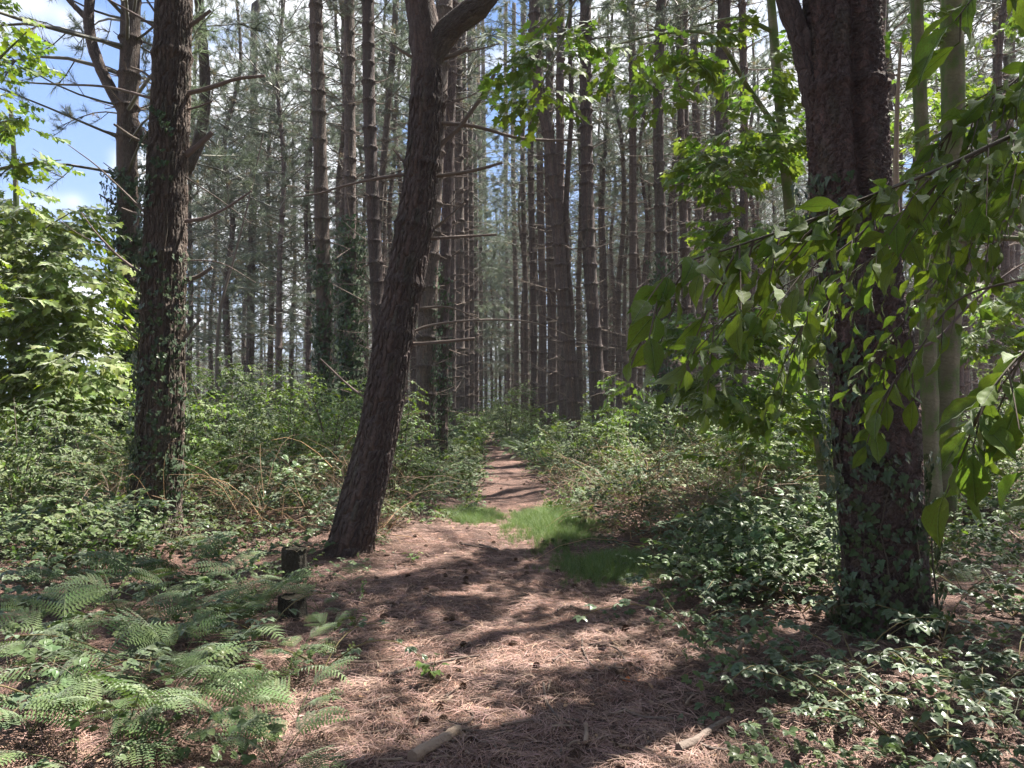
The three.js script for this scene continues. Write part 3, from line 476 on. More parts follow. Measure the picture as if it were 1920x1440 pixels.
function brambleSpray(seed, L, n, size) {
  const r = rng(seed), m = new MB(), pts = []; m.tint = [1.1, 0.6, 0.8];
  for (let k = 0; k <= 5; k++) { const t = k / 5; pts.push(V(L * t, 0.5 * L * (t - 1.25 * t * t), 0.08 * L * Math.sin(t * 4 + seed))); }
  m.twig(pts, 0.0035, 0.0015, 3);
  for (let k = 0; k < n; k++) {
    const t = 0.1 + 0.9 * (k + r()) / n, i = Math.min(4, Math.floor(t * 5)), b = V().lerpVectors(pts[i], pts[i + 1], t * 5 - i), a = (k % 2 ? 1 : -1) * (0.5 + 0.9 * r());
    const d = V(Math.cos(a), 0.25 + 0.3 * r(), Math.sin(a)).normalize(), hub = V().copy(b).addScaledVector(d, size * 0.9), tone = green(r); m.tint = [0.9, 0.8, 0.6]; m.twig([b, hub], 0.0014, 0.001, 3);
    const nr = V((r() - 0.5) * 0.9, 1, (r() - 0.5) * 0.9).normalize(), flat = V().copy(d); flat.y *= 0.2; flat.normalize();
    for (const g of r() < 0.4 ? [0, 0.75, -0.75, 1.5, -1.5] : [0, 1.05, -1.05]) { const w = V().copy(flat).applyAxisAngle(nr, g); m.tint = tone.map((q) => q * (0.92 + 0.16 * r())); m.leaf(hub, w, nr, size * (g === 0 ? 1.05 : 0.85) * (0.85 + 0.3 * r()), size * 0.32, [0.1, 0.8, 1, 0.72, 0], 0.28, 0.28); }
  }
  return m.geo();
}
const mapleSprays = [1, 2, 3].map((k) => mapleSpray(k, 0.42, 9, 0.105)), ovalSprays = [4, 5, 6].map((k) => ovalSpray(k, 0.34, 14, 0.055, 0.3)), brambleSprays = [7, 8, 9].map((k) => brambleSpray(k, 0.5, 7, 0.07));
const smallSprays = [14, 15].map((k) => ovalSpray(k, 0.3, 18, 0.036, 0.34));
const tone = (r, k = 1) => { const v = k * lerp(0.8, 1.2, r()), y = r(); return [v * lerp(0.85, 1.15, y), v * lerp(0.96, 1.04, y), v * lerp(1.1, 0.8, y)]; };
// sprays filling balls given as [x, y, z, rx, ry, rz, count]
function fill(r, balls, flat = 0.5, k = 1, size = 1) {
  const list = [];
  for (const [x, y, z, rx, ry, rz, n] of balls) for (let q = 0; q < n; q++) {
    const u = HOPS(r), f = Math.pow(r(), 0.45), p = V(x + u.x * rx * f, y + u.y * ry * f, z + u.z * rz * f);
    if (fbm3(p.x * 1.3, p.y * 1.3, p.z * 1.3, 2) < -0.16) continue;
    list.push([p, turn((r() - 0.5) * flat * 2, Math.atan2(-u.z, u.x) + (r() - 0.5) * 1.6, (r() - 0.5) * flat * 1.6 - 0.1, 'YZX'), size * lerp(0.75, 1.25, r()), tone(r, k)]);
  }
  return list;
}
const ball = (px, py, d, rx, ry, rz, n) => { const p = at(px, py, d); return [p.x, p.y, p.z, rx, ry, rz, n]; };
function stem(root, name, pts, w0, w1, mat, nR = 8) { const b = root.position, q = pts.map((p) => V(p.x - b.x, p.y - b.y, p.z - b.z)), s = smooth(q, Math.max(8, pts.length * 5)), m = new MB(), o = pts[0].x * 3; m.sweep(s, s.map((_, k) => lerp(w0, w1, k / (s.length - 1))), nR, { tile: 0.5, cap: 1, disp: (a, l, r) => r * 0.12 * n3(Math.cos(a) + o, Math.sin(a), l * 3) }); return put(name, m.geo(), mat, root); }
const shift = (list, b) => list.map(([p, q, s, c]) => [V(p.x - b.x, p.y - b.y, p.z - b.z), q, s, c]);
function broadleaf(name, label, category, seed, base, stems, balls, geo, mat, o = {}) {
  const r = rng(seed), root = thing(name, label, category, V(base.x, ground(base.x, base.z), base.z), o.group);
  for (const [pts, w0, w1] of stems) stem(root, o.stemName ?? 'stem', pts, w0, w1, o.wood ?? twigWood);
  copies('foliage', geo, mat, shift(fill(r, balls, o.flat ?? 0.5, o.k ?? 1, o.size ?? 1), root.position), root);
  return root;
}
const foot = (px, d) => V(xAt(px, d), ground(xAt(px, d), -d), -d);

// the sycamore at the left edge, sunlit below and dark against the sky above
broadleaf('sycamore_tree', 'bright green sycamore at the left edge, lit from behind', 'sycamore', 301, foot(20, 11.5), [[[foot(20, 11.5), at(25, 700, 11.5), at(18, 520, 11.5), at(30, 380, 11.5), at(20, 200, 11.4)], 0.08, 0.03], [[at(22, 640, 11.5), at(80, 560, 11.2), at(150, 500, 11)], 0.03, 0.008], [[at(18, 520, 11.5), at(70, 440, 11.2), at(130, 400, 11)], 0.03, 0.008], [[foot(60, 11.5), at(62, 700, 11.5), at(66, 580, 11.3)], 0.05, 0.02]],
  [ball(50, 430, 11.3, 1.0, 0.55, 1.2, 210), ball(110, 520, 11, 0.85, 0.55, 1.1, 230), ball(40, 590, 11, 1.0, 0.6, 1.2, 240), ball(150, 620, 11.2, 0.6, 0.45, 0.9, 130), ball(20, 680, 10.6, 0.9, 0.45, 0.9, 150), ball(-40, 500, 11.4, 0.9, 1.2, 1.2, 200), ball(60, 730, 10.8, 0.9, 0.45, 1, 200), ball(160, 710, 10.6, 0.6, 0.4, 0.8, 130), ball(110, 420, 11.6, 0.5, 0.25, 0.8, 60)], mapleSprays[0], limeLeaf, { k: 1, wood: smoothBark });
broadleaf('maple_tree', 'dark maple leaves overhanging the blue sky at the upper left corner', 'maple', 302, foot(-130, 8), [[[foot(-130, 8), at(-120, 600, 8), at(-110, 250, 8), at(-120, -100, 8)], 0.1, 0.05], [[at(-115, 420, 8), at(-30, 330, 7.9), at(60, 305, 7.8), at(115, 300, 7.7)], 0.03, 0.005], [[at(-112, 250, 8), at(-20, 130, 7.9), at(50, 60, 7.8)], 0.03, 0.006], [[at(-112, 330, 8), at(-20, 240, 7.9), at(40, 220, 7.8)], 0.03, 0.006]],
  [ball(0, 60, 7.8, 0.2, 0.36, 0.5, 40), ball(0, 215, 7.8, 0.22, 0.22, 0.4, 26), ball(45, 292, 7.7, 0.34, 0.1, 0.3, 22), ball(-50, 120, 7.9, 0.25, 0.9, 0.6, 60), ball(-20, 330, 7.9, 0.35, 0.2, 0.5, 36), ball(-70, 500, 8, 0.4, 0.8, 0.8, 70)], mapleSprays[1], mapleLeaf, { wood: smoothBark, size: 0.75 });
// the broadleaf trees behind the drooping branch
broadleaf('sycamore_tree', 'dark-stemmed sycamore with leafy boughs left of the twin-stemmed pine', 'sycamore', 303, foot(1556, 9.6), [[[foot(1556, 9.6), at(1548, 880, 9.6), at(1528, 740, 9.6), at(1502, 600, 9.6), at(1484, 420, 9.6), at(1462, 200, 9.6), at(1446, 0, 9.6), at(1430, -250, 9.6)], PX(30, 9.6), 0.045], [[at(1470, 260, 9.6), at(1400, 160, 9.2), at(1340, 70, 8.6), at(1250, 62, 8), at(1150, 85, 7.4), at(1095, 100, 7)], 0.035, 0.006], [[at(1450, 60, 9.6), at(1390, 35, 9.3), at(1300, 50, 8.8)], 0.03, 0.01], [[at(1500, 590, 9.6), at(1430, 520, 9.3), at(1340, 470, 9)], 0.02, 0.006], [[at(1520, 700, 9.6), at(1430, 640, 9.2), at(1330, 610, 8.8), at(1270, 640, 8.6)], 0.022, 0.005], [[at(1530, 760, 9.6), at(1440, 700, 9.2), at(1360, 690, 9)], 0.018, 0.005]],
  [ball(1420, 130, 9, 0.5, 0.3, 0.6, 70), ball(1400, 270, 9.2, 0.6, 0.35, 0.7, 120), ball(1500, 260, 9.8, 0.45, 0.4, 0.6, 80), ball(1350, 330, 9.2, 0.3, 0.3, 0.5, 45), ball(1420, 440, 9.2, 0.6, 0.3, 0.6, 90), ball(1330, 620, 8.9, 0.5, 0.35, 0.6, 90), ball(1450, 620, 9.2, 0.5, 0.4, 0.6, 90), ball(1370, 730, 9, 0.6, 0.3, 0.6, 110), ball(1480, 780, 9.4, 0.5, 0.4, 0.6, 90), ball(1250, 170, 8, 0.22, 0.2, 0.4, 16), ball(1280, 80, 8.2, 0.35, 0.14, 0.4, 26)], mapleSprays[2], mapleLeaf, { wood: smoothBark, k: 1 });
broadleaf('sycamore_tree', 'sycamore spray hanging over the path at the top, before the straight trunks', 'sycamore', 304, foot(2150, 6.6), [[[foot(2150, 6.6), at(2150, 300, 6.6), at(2050, -150, 6.6), at(1700, -220, 6.6), at(1350, -130, 6.5), at(1160, -60, 6.4), at(1085, -20, 6.4), at(1060, 60, 6.4), at(1010, 170, 6.4)], 0.07, 0.006], [[at(1085, -20, 6.4), at(1010, 60, 6.4), at(960, 110, 6.4), at(900, 150, 6.4)], 0.008, 0.003], [[at(1060, 60, 6.4), at(1075, 130, 6.4), at(1050, 190, 6.4)], 0.006, 0.002], [[at(1010, 170, 6.4), at(940, 250, 6.4), at(870, 300, 6.4)], 0.005, 0.002]],
  [ball(1060, 40, 6.4, 0.2, 0.22, 0.3, 24), ball(1040, 120, 6.4, 0.22, 0.16, 0.3, 22), ball(1010, 185, 6.4, 0.16, 0.1, 0.3, 10), ball(930, 120, 6.4, 0.2, 0.08, 0.25, 8), ball(920, 205, 6.4, 0.18, 0.1, 0.25, 8), ball(850, 305, 6.4, 0.06, 0.06, 0.12, 2), ball(1180, 40, 6.4, 0.2, 0.12, 0.3, 12), ball(1160, 120, 6.4, 0.2, 0.06, 0.3, 6)], mapleSprays[0], mapleLeaf, { wood: smoothBark, size: 0.8 });
{ const b = V(5.6, 0, -4.0); broadleaf('sycamore_tree', 'tall sycamore beside the path whose leaves dapple the foreground', 'sycamore', 307, b, [[[b, V(5.4, 3, -4.2), V(5.2, 6, -4.6), V(5.0, 8.4, -5.2)], 0.13, 0.05], [[V(5.2, 5.6, -4.5), V(4.2, 6.9, -6), V(3.2, 7.4, -7.4)], 0.05, 0.012], [[V(5.2, 6, -4.6), V(5.6, 7.4, -7), V(5.4, 8, -9.2)], 0.05, 0.012], [[V(5.3, 5, -4.4), V(3.9, 6.4, -4.4), V(2.6, 6.9, -4.2)], 0.045, 0.012]],
  [[3.3, 7.2, -7.4, 1.9, 0.5, 1.5, 150], [4.4, 8.0, -9.0, 1.4, 0.5, 1.4, 90], [5.6, 7.2, -6.2, 1.6, 0.6, 1.4, 120]], mapleSprays[0], mapleLeaf, { wood: smoothBark, size: 1.15 }); }
// the smooth green trunks right of the twin-stemmed pine
broadleaf('smooth_trunk_tree', 'smooth greenish broadleaf trunk with a slanting side limb, right of the twin-stemmed pine', 'tree', 305, foot(1764, 9.2), [[[foot(1764, 9.2), at(1766, 880, 9.2), at(1775, 640, 9.2), at(1784, 400, 9.2), at(1786, 150, 9.2), at(1780, -200, 9.2), at(1770, -700, 9.2)], PX(52, 9.2), 0.1], [[at(1806, 450, 9.2), at(1832, 400, 9.2), at(1850, 350, 9.2), at(1872, 330, 9.2)], 0.06, 0.04], [[at(1800, 452, 9.1), at(1860, 446, 9), at(1940, 450, 8.9)], 0.04, 0.03]],
  [ball(1880, 40, 9.6, 0.7, 0.6, 0.8, 50), ball(1870, 560, 11, 0.7, 0.3, 0.8, 90), ball(1740, 200, 11, 0.5, 0.6, 0.6, 60), ball(1850, 640, 11, 0.6, 0.3, 0.8, 80)], mapleSprays[1], mapleLeaf, { wood: smoothBark, stemName: 'trunk' });
broadleaf('smooth_trunk_tree', 'darker slim broadleaf trunk close beside the smooth greenish trunk', 'tree', 306, foot(1744, 8.9), [[[foot(1744, 8.9), at(1742, 820, 8.9), at(1740, 600, 8.9), at(1736, 380, 8.9), at(1722, 120, 8.9), at(1716, -200, 8.9)], PX(38, 8.9), 0.06]],
  [ball(1690, 40, 9, 0.3, 0.3, 0.5, 26), ball(1720, 300, 9.2, 0.25, 0.3, 0.3, 22)], mapleSprays[2], mapleLeaf, { wood: smoothBark, stemName: 'trunk' });
{ const b = foot(1682, 7.4), root = thing('broken_snag', 'broken pale dead stem with a splintered top behind the twin-stemmed pine', 'dead tree', b); stem(root, 'trunk', [b, at(1690, 700, 7.4), at(1680, 330, 7.4), at(1684, 160, 7.4), at(1690, 80, 7.4)], 0.07, 0.012, paleWood, 12); }
{ const b = foot(408, 16), root = thing('dead_sapling', 'thin bare dead sapling leaning behind the ivy-clad pine', 'dead tree', b); stem(root, 'trunk', [b, at(412, 590, 16), at(440, 480, 16), at(468, 370, 16), at(494, 250, 16)], 0.05, 0.012, deadWood, 8); for (const [y, e] of [[480, [400, 440]], [420, [520, 400]], [340, [430, 300]]]) stem(root, 'branch', [at(440 + (480 - y) * 0.27, y, 16), at(...e, 16)], 0.01, 0.003, deadWood, 5); }

// young saplings and bushes that stand out
const bush = (label, px, d, h, w, n, seed, geo, mat, o = {}) => { const b = foot(px, d), r = rng(seed), st = []; const k = o.stems ?? 4; for (let q = 0; q < k; q++) { const a = q / k * 6.28 + r(), e = V(b.x + Math.cos(a) * w * 0.6, b.y + h * (0.75 + 0.3 * r()), b.z + Math.sin(a) * w * 0.6); st.push([[V(b.x + Math.cos(a) * 0.05, b.y, b.z + Math.sin(a) * 0.05), V(lerp(b.x, e.x, 0.3), lerp(b.y, e.y, 0.5), lerp(b.z, e.z, 0.3)), e], 0.012 * Math.max(1, h / 1.4), 0.003]); }
  return broadleaf(o.name ?? 'sapling', label, o.category ?? 'sapling', seed, b, st, [[b.x, b.y + h * 0.66, b.z, w, h * 0.4, w, n], [b.x + w * 0.3, b.y + h * 0.35, b.z + w * 0.3, w * 0.9, h * 0.3, w * 0.8, Math.round(n * 0.5)]], geo, mat, { ...o, wood: o.wood ?? twigWood }); };
bush('bright leafy sapling in front of the slim pines right of the path', 1182, 16.5, 2.1, 0.55, 120, 401, mapleSprays[0], mapleLeaf, { k: 1, size: 0.8 });
bush('bright bush closing the far end of the path', 952, 31, 2.6, 1.2, 420, 402, ovalSprays[0], shrubLeaf, { name: 'bush', category: 'bush', k: 1 });
bush('pale green bush on the left where the path ends', 905, 30, 1.5, 1.0, 260, 403, ovalSprays[1], shrubLeaf, { name: 'bush', category: 'bush', k: 1 });
bush('leafy sapling growing between the leaning pine and the path-edge pines', 756, 14, 1.9, 0.38, 90, 404, ovalSprays[2], mapleLeaf, { k: 1 });
bush('yellow-green bush below the bare branch left of the leaning pine', 622, 12.5, 2.0, 0.7, 190, 405, ovalSprays[0], mapleLeaf, { name: 'bush', category: 'bush' });
bush('tall leafy bush behind the thicket, right of the ivy-clad pine', 400, 13, 2.2, 0.9, 260, 406, ovalSprays[1], shrubLeaf, { name: 'bush', category: 'bush' });
bush('dense leafy bush behind the thicket, below the red-barked pine', 490, 14.5, 2.1, 1.0, 280, 407, ovalSprays[2], shrubLeaf, { name: 'bush', category: 'bush', k: 1 });
bush('shrub left of the ivy-clad pine, below the forked pine', 170, 10, 1.6, 0.9, 260, 408, ovalSprays[0], shrubLeaf, { name: 'bush', category: 'bush', k: 1 });
bush('shrub at the left edge beneath the bright sycamore', 40, 8.6, 1.6, 0.8, 250, 409, ovalSprays[1], shrubLeaf, { name: 'bush', category: 'bush' });
bush('sunlit twiggy bush above the bramble patch, left of the twin-stemmed pine', 1385, 8.6, 1.0, 0.4, 46, 410, mapleSprays[1], mapleLeaf, { name: 'bush', category: 'bush', size: 0.7, k: 1, wood: paleWood });
bush('dark bush behind the smooth greenish trunk', 1850, 11.5, 1.7, 1.0, 260, 411, ovalSprays[2], shrubLeaf, { name: 'bush', category: 'bush' });
bush('leafy young sycamore behind the brambles, below the stout pine', 1440, 12, 1.7, 0.8, 170, 412, mapleSprays[2], mapleLeaf, { size: 0.8 });

const more = [[345, 11, 1.7, 0.6, 150, 0, 'leafy bush touching the sunny side of the ivy-clad pine'], [450, 11.5, 1.5, 0.8, 200, 1, 'rounded bush in the thicket behind the fern bed'], [545, 12.5, 1.9, 0.7, 190, 0, 'upright leafy bush in front of the straight ivy-footed pine'], [575, 16, 2.4, 0.9, 260, 2, 'tall small-leaved bush beneath the straight ivy-footed pine'], [430, 18, 2.6, 1.2, 340, 0, 'broad leafy bush far behind the thicket'], [680, 13.5, 1.7, 0.6, 150, 1, 'bush showing between the leaning pine and the dark ivy pine'], [740, 10.8, 1.0, 0.45, 110, 2, 'low bush directly behind the leaning pine foot'], [300, 17, 2.4, 1.1, 300, 1, 'leafy bush in the gap beside the forked pine'], [120, 13, 2.4, 1.2, 330, 0, 'wide leafy bush below the bright sycamore'], [1085, 15, 1.1, 0.5, 120, 2, 'low bush at the foot of the crooked pine'], [1135, 13.5, 1.3, 0.5, 130, 0, 'leafy bush between the crooked pine and the sapling'], [1265, 14.5, 1.6, 0.7, 190, 1, 'bush below the dark ivy pine'], [1330, 17, 2.0, 0.9, 240, 0, 'leafy bush behind the drooping leaves'], [1230, 11, 0.9, 0.5, 120, 2, 'low small-leaved bush in the bramble bank'], [1500, 14, 2.2, 1.0, 280, 1, 'dense bush behind the dark-stemmed sycamore'], [1640, 15, 2.6, 1.1, 300, 0, 'tall leafy bush hidden behind the twin-stemmed pine'], [1800, 14, 2.2, 1.0, 260, 2, 'bush in the bright gap beside the smooth greenish trunk'], [870, 24, 1.3, 0.8, 170, 0, 'small bush on the left verge near the path end'], [1030, 25, 1.3, 0.9, 180, 1, 'small bush on the right verge near the path end']];
more.forEach(([px, d, h, w, n, k, l], q) => bush(l, px, d, h, w, n, 430 + q, [ovalSprays[q % 3], ovalSprays[(q + 1) % 3], smallSprays[q % 2]][k], k ? shrubLeaf : mapleLeaf, { name: 'bush', category: 'bush', size: k === 2 ? 1.2 : 1, stems: 5 }));

// thickets that read as one mass
function thicket(label, seed, area, per, kinds, o = {}) {
  const r = rng(seed), root = new THREE.Group(); root.name = numbered('undergrowth'); scene.add(root); tag(root, label, undefined, undefined, 'stuff');
  const lists = kinds.map(() => []);
  for (const [x0, x1, d0, d1, h] of area) {
    const n = Math.round(Math.abs(d1 - d0) * per * (Math.abs(x1(d0) - x0(d0)) + Math.abs(x1(d1) - x0(d1))) / 2);
    for (let k = 0; k < n; k++) {
      const d = lerp(d0, d1, r()), a = x0(d), b = x1(d), x = lerp(a, b, r()), z = -d, hump = clamp(0.45 + 1.1 * fbm2(x * 0.6 + seed, z * 0.6, 3), 0.05, 1.35), edge = smoothstep(Math.abs(x - pathX(d)) - pathW(d) * 0.9, 0.0, 1.0);
      if (edge <= 0.02 || hump < 0.12 && r() < 0.6) continue;
      const which = clamp(Math.floor((0.5 + 0.75 * n2(x * 0.9 + seed * 3, z * 0.9) + 0.5 * (r() - 0.5)) * kinds.length), 0, kinds.length - 1), K_ = kinds[which];
      const top = h * hump * (0.25 + 0.75 * edge) * (r() < 0.06 ? 1.35 : 1), y = ground(x, z) + top * Math.pow(r(), 0.6);
      lists[which].push([V(x, y, z), turn((r() - 0.5) * 1.1, r() * 6.28, (r() - 0.3) * 1.1, 'YZX'), (o.size ?? 1) * (K_[2] ?? 1) * lerp(0.6, 1.3, r()), tone(r)]);
    }
  }
  lists.forEach((l, k) => { if (l.length) copies('foliage', kinds[k][0], kinds[k][1], l, root); });
}
const caneSprays = [1, 2].map((k) => { const r = rng(60 + k), m = new MB(); for (let q = 0; q < 7; q++) { const a = r() * 6.28, L = 0.4 + 0.7 * r(), o = V((r() - 0.5) * 0.4, 0, (r() - 0.5) * 0.4), v = 0.6 + 0.8 * r(); m.tint = [v, v * 0.9, v * 0.8]; m.twig([0, 0.25, 0.5, 0.75, 1].map((t) => V(o.x + Math.cos(a) * L * t, o.y + L * (0.9 * t - 0.7 * t * t), o.z + Math.sin(a) * L * t)), 0.004, 0.0015, 3); } return m.geo(); });
const MIX = [[brambleSprays[0], brambleLeaf], [smallSprays[0], shrubLeaf], [ovalSprays[0], mapleLeaf, 0.8], [brambleSprays[1], shrubLeaf, 0.8], [ovalSprays[1], shrubLeaf]], MIX2 = [[smallSprays[1], shrubLeaf], [brambleSprays[2], brambleLeaf, 0.85], [ovalSprays[2], mapleLeaf, 0.7], [smallSprays[0], mapleLeaf, 0.9], [brambleSprays[0], shrubLeaf, 0.8]], MIX3 = [[ovalSprays[0], shrubLeaf], [mapleSprays[1], mapleLeaf, 0.8], [brambleSprays[1], shrubLeaf], [ovalSprays[2], mapleLeaf]];
const P = (f) => (d) => pathX(d) + f * pathW(d);
thicket('low bramble thicket between the ivy-clad pine and the leaning pine', 501, [[(d) => -0.46 * d, (d) => -0.20 * d, 8.4, 13, 0.95], [(d) => -0.46 * d, (d) => Math.min(-0.13 * d, pathX(d) - pathW(d)), 13, 20, 1.2]], 46, MIX);
thicket('tangled brambles between the leaning pine and the path', 502, [[(d) => -0.205 * d, P(-1.15), 9.2, 13, 0.5], [(d) => -0.15 * d, P(-1.1), 13, 26, 0.7]], 60, MIX2, { size: 0.9 });
thicket('brambles and shrubs at the left edge behind the ferns', 503, [[(d) => -0.75 * d, (d) => -0.46 * d, 6.2, 9, 0.8], [(d) => -0.72 * d, (d) => -0.42 * d, 9, 16, 1.25]], 50, MIX);
thicket('bramble bank right of the grassy path verge', 504, [[P(1.55), (d) => 0.3 * d, 8.2, 14, 0.85], [P(1.1), (d) => 0.27 * d, 14, 26, 1.0]], 52, MIX2, { size: 0.95 });
thicket('shaded brambles behind the twin-stemmed pine', 505, [[(d) => 0.27 * d, (d) => 0.72 * d, 6.4, 10, 0.55], [(d) => 0.27 * d, (d) => 0.7 * d, 10, 19, 0.95]], 36, MIX);
thicket('dense hedge of shrubs at the left edge behind the sycamore', 511, [[(d) => -1.0 * d, (d) => -0.42 * d, 15, 30, 2.4]], 18, MIX3, { size: 1.4 });
thicket('far undergrowth beneath the pines left of the path', 506, [[(d) => -0.62 * d, P(-1.3), 20, 44, 1.5]], 11, MIX3, { size: 1.6 });
thicket('far undergrowth beneath the pines right of the path', 507, [[P(1.3), (d) => 0.62 * d, 19, 44, 1.35]], 11, MIX3, { size: 1.6 });
thicket('distant leafy undergrowth filling the end of the wood', 508, [[(d) => -0.6 * d, (d) => 0.6 * d, 44, 80, 2.2]], 1.8, MIX3, { size: 3.2 });
thicket('dead brown bramble canes tangled through the right bank', 512, [[P(1.5), (d) => 0.34 * d, 7.5, 15, 0.6]], 8, caneSprays.map((g) => [g, paleWood]));
thicket('dead brown canes tangled through the thicket left of the leaning pine', 513, [[(d) => -0.6 * d, (d) => Math.min(-0.14 * d, pathX(d) - pathW(d)), 7.6, 15, 0.7]], 7, caneSprays.map((g) => [g, paleWood]));
thicket('low brambles round the foot of the ivy-clad pine', 514, [[(d) => -0.72 * d, (d) => -0.27 * d, 6.4, 8.6, 0.42]], 34, MIX, { size: 0.85 });
thicket('sparse low bramble seedlings along the needle floor', 509, [[(d) => -0.72 * d, P(-0.95), 2.8, 8.5, 0.2], [P(0.98), (d) => 0.72 * d, 2.8, 8.4, 0.22]], 15, [[brambleSprays[0], brambleLeaf], [smallSprays[0], shrubLeaf], [brambleSprays[1], brambleLeaf]], { size: 0.6 });
thicket('sunlit bramble patch left of the twin-stemmed pine foot', 510, [[(d) => 0.22 * d, (d) => 0.45 * d, 5.4, 8.2, 0.5]], 95, [[brambleSprays[2], brambleLeaf], [brambleSprays[0], brambleLeaf]], { size: 0.85 });

// ---------------------------------------------------------------- grass
const blade = new MB(); { const r = rng(77); for (let k = 0; k < 16; k++) { const a = r() * 6.28, L = 0.07 + 0.15 * r(), o = V((r() - 0.5) * 0.07, 0, (r() - 0.5) * 0.07), lean = 0.2 + 0.7 * r(); blade.tint = green(r, 0.85, 1.2); const s = V(-Math.sin(a), 0, Math.cos(a)).multiplyScalar(0.0018), pts = [0, 0.4, 0.75, 1].map((t) => V(o.x + Math.cos(a) * lean * L * t * t, L * t * (1 - 0.35 * lean * t), o.z + Math.sin(a) * lean * L * t * t)); let pv = null; pts.forEach((p, i) => { const w = 1 - i / 3.2, A = blade.v(p.x - s.x * w, p.y, p.z - s.z * w), B = blade.v(p.x + s.x * w, p.y, p.z + s.z * w); if (pv) blade.quad(pv[0], pv[1], B, A); pv = [A, B]; }); } }
const grassTuft = blade.geo();
function grass(label, seed, x, d, rx, rd, n) { const r = rng(seed), l = []; for (let k = 0; k < n; k++) { const a = r() * 6.28, f = Math.pow(r(), 0.62) * (1.05 + 0.5 * n2(Math.cos(a) * 2 + seed, Math.sin(a) * 2)) * (r() < 0.12 ? 1.5 : 1), px = x + Math.cos(a) * rx * f, pz = -d + Math.sin(a) * rd * f; l.push([V(px, ground(px, pz) - 0.003, pz), turn((r() - 0.5) * 0.3, r() * 6.28, (r() - 0.5) * 0.3), lerp(0.5, 1.2, r()) * (1.15 - 0.55 * f), tone(r)]); } tag(copies('grass', grassTuft, grassLeaf, l, scene), label, undefined, undefined, 'stuff'); }
grass('small sunlit tuft of grass on the left of the path', 601, -0.52, 10.4, 0.38, 0.8, 1700);
grass('sunlit bank of short grass on the right of the path', 602, 0.50, 9.7, 0.55, 1.6, 4200);
grass('darker shaded grass at the path edge before the sunlit bank', 603, 0.92, 7.0, 0.55, 0.75, 1500);

// ---------------------------------------------------------------- ferns
function frondGeo(seed, kind) {
  const r = rng(seed), m = new MB(), n = kind ? 10 : 21, pts = [], K = 14, up0 = V(0, 1, 0);
  for (let k = 0; k <= K; k++) { const t = k / K; pts.push(V(t * (1 - 0.16 * t), 0.75 * t - 0.8 * t * t * (kind ? 0.75 : 1), 0.03 * Math.sin(t * 3 + seed))); }
  m.tint = [1.0, 0.85, 0.6]; m.twig(pts, 0.006, 0.001, 4);
  const start = kind ? 0.32 : 0.12;
  for (let k = 0; k < n; k++) {
    const t = start + (1 - start) * (k + 0.2 * r()) / n, i = Math.min(K - 1, Math.floor(t * K)), b = V().lerpVectors(pts[i], pts[i + 1], t * K - i), f = V().subVectors(pts[i + 1], pts[i]).normalize();
    const q = (t - start) / (1 - start), len = (kind ? 0.42 * Math.pow(1 - q, 0.85) + 0.02 : 0.19 * Math.sin(Math.PI * Math.pow(0.16 + 0.84 * q, 0.75)) + 0.012) * (0.9 + 0.2 * r());
    for (const s of [-1, 1]) {
      if (r() < 0.03) continue;
      const d = V().copy(f).multiplyScalar(kind ? 0.7 : 0.4).add(V(0, -0.1 + 0.25 * (r() - 0.5), s)).normalize(), up = V(-f.y, f.x, 0.15 * s + 0.3 * (r() - 0.5)).normalize(), gr = green(r, 0.8, 1.2);
      m.tint = gr;
      if (!kind) { const pr = [0.6]; const st = Math.max(5, Math.round(len / 0.013)); for (let j = 1; j < st; j++) pr.push((1 - 0.9 * j / st) * (j % 2 ? 1.0 : 0.8)); pr.push(0); m.leaf(b, d, up, len, 0.0125, pr, 0.25, 0.06 + 0.14 * r()); continue; }
      const sd = V().crossVectors(d, up).normalize(), np = Math.max(2, Math.round(len / 0.035)); m.leaf(b, d, up, len, 0.0035, [0.8, 0.6, 0.5, 0], 0.1, 0.18);
      for (let j = 0; j < np; j++) { const u = (j + 0.5) / np, o = V().copy(b).addScaledVector(d, len * u * 0.97).addScaledVector(up, -0.18 * len * u * u), pl = 0.05 * (1 - 0.85 * u) * Math.min(1, len / 0.2) + 0.008;
        for (const e of [-1, 1]) { const pd = V().copy(sd).multiplyScalar(e).addScaledVector(d, 0.45).addScaledVector(up, 0.15 * (r() - 0.5)).normalize(); m.leaf(o, pd, up, pl, 0.0088 * Math.min(1, pl / 0.03 + 0.25), [0.9, 0.75, 1, 0.6, 0.7, 0], 0.2, 0.2); } }
    }
  }
  return m.geo();
}
const fronds = [[1, 0], [2, 0], [3, 0], [4, 1], [5, 1], [6, 1]].map(([s, k]) => frondGeo(40 + s, k));
function fern(px, d, kind, n, size, label, seed, o = {}) {
  const r = rng(seed), b = foot(px, d), root = thing('fern', label, 'fern', b, o.group), a0 = o.turn ?? r() * 6.28, arc = o.arc ?? 6.28;
  for (let k = 0; k < n; k++) { const f = put('frond', fronds[kind * 3 + Math.floor(r() * 3)], fernLeaf, root); f.rotation.set((r() - 0.5) * 0.5, a0 + (k / n - 0.5) * arc + (r() - 0.5) * 0.5, (o.lift ?? 0.24) + (r() - 0.5) * 0.75, 'YZX'); f.rotation.x += (r() - 0.5) * 0.5; f.scale.setScalar(size * lerp(0.5, 1.12, r())); }
}
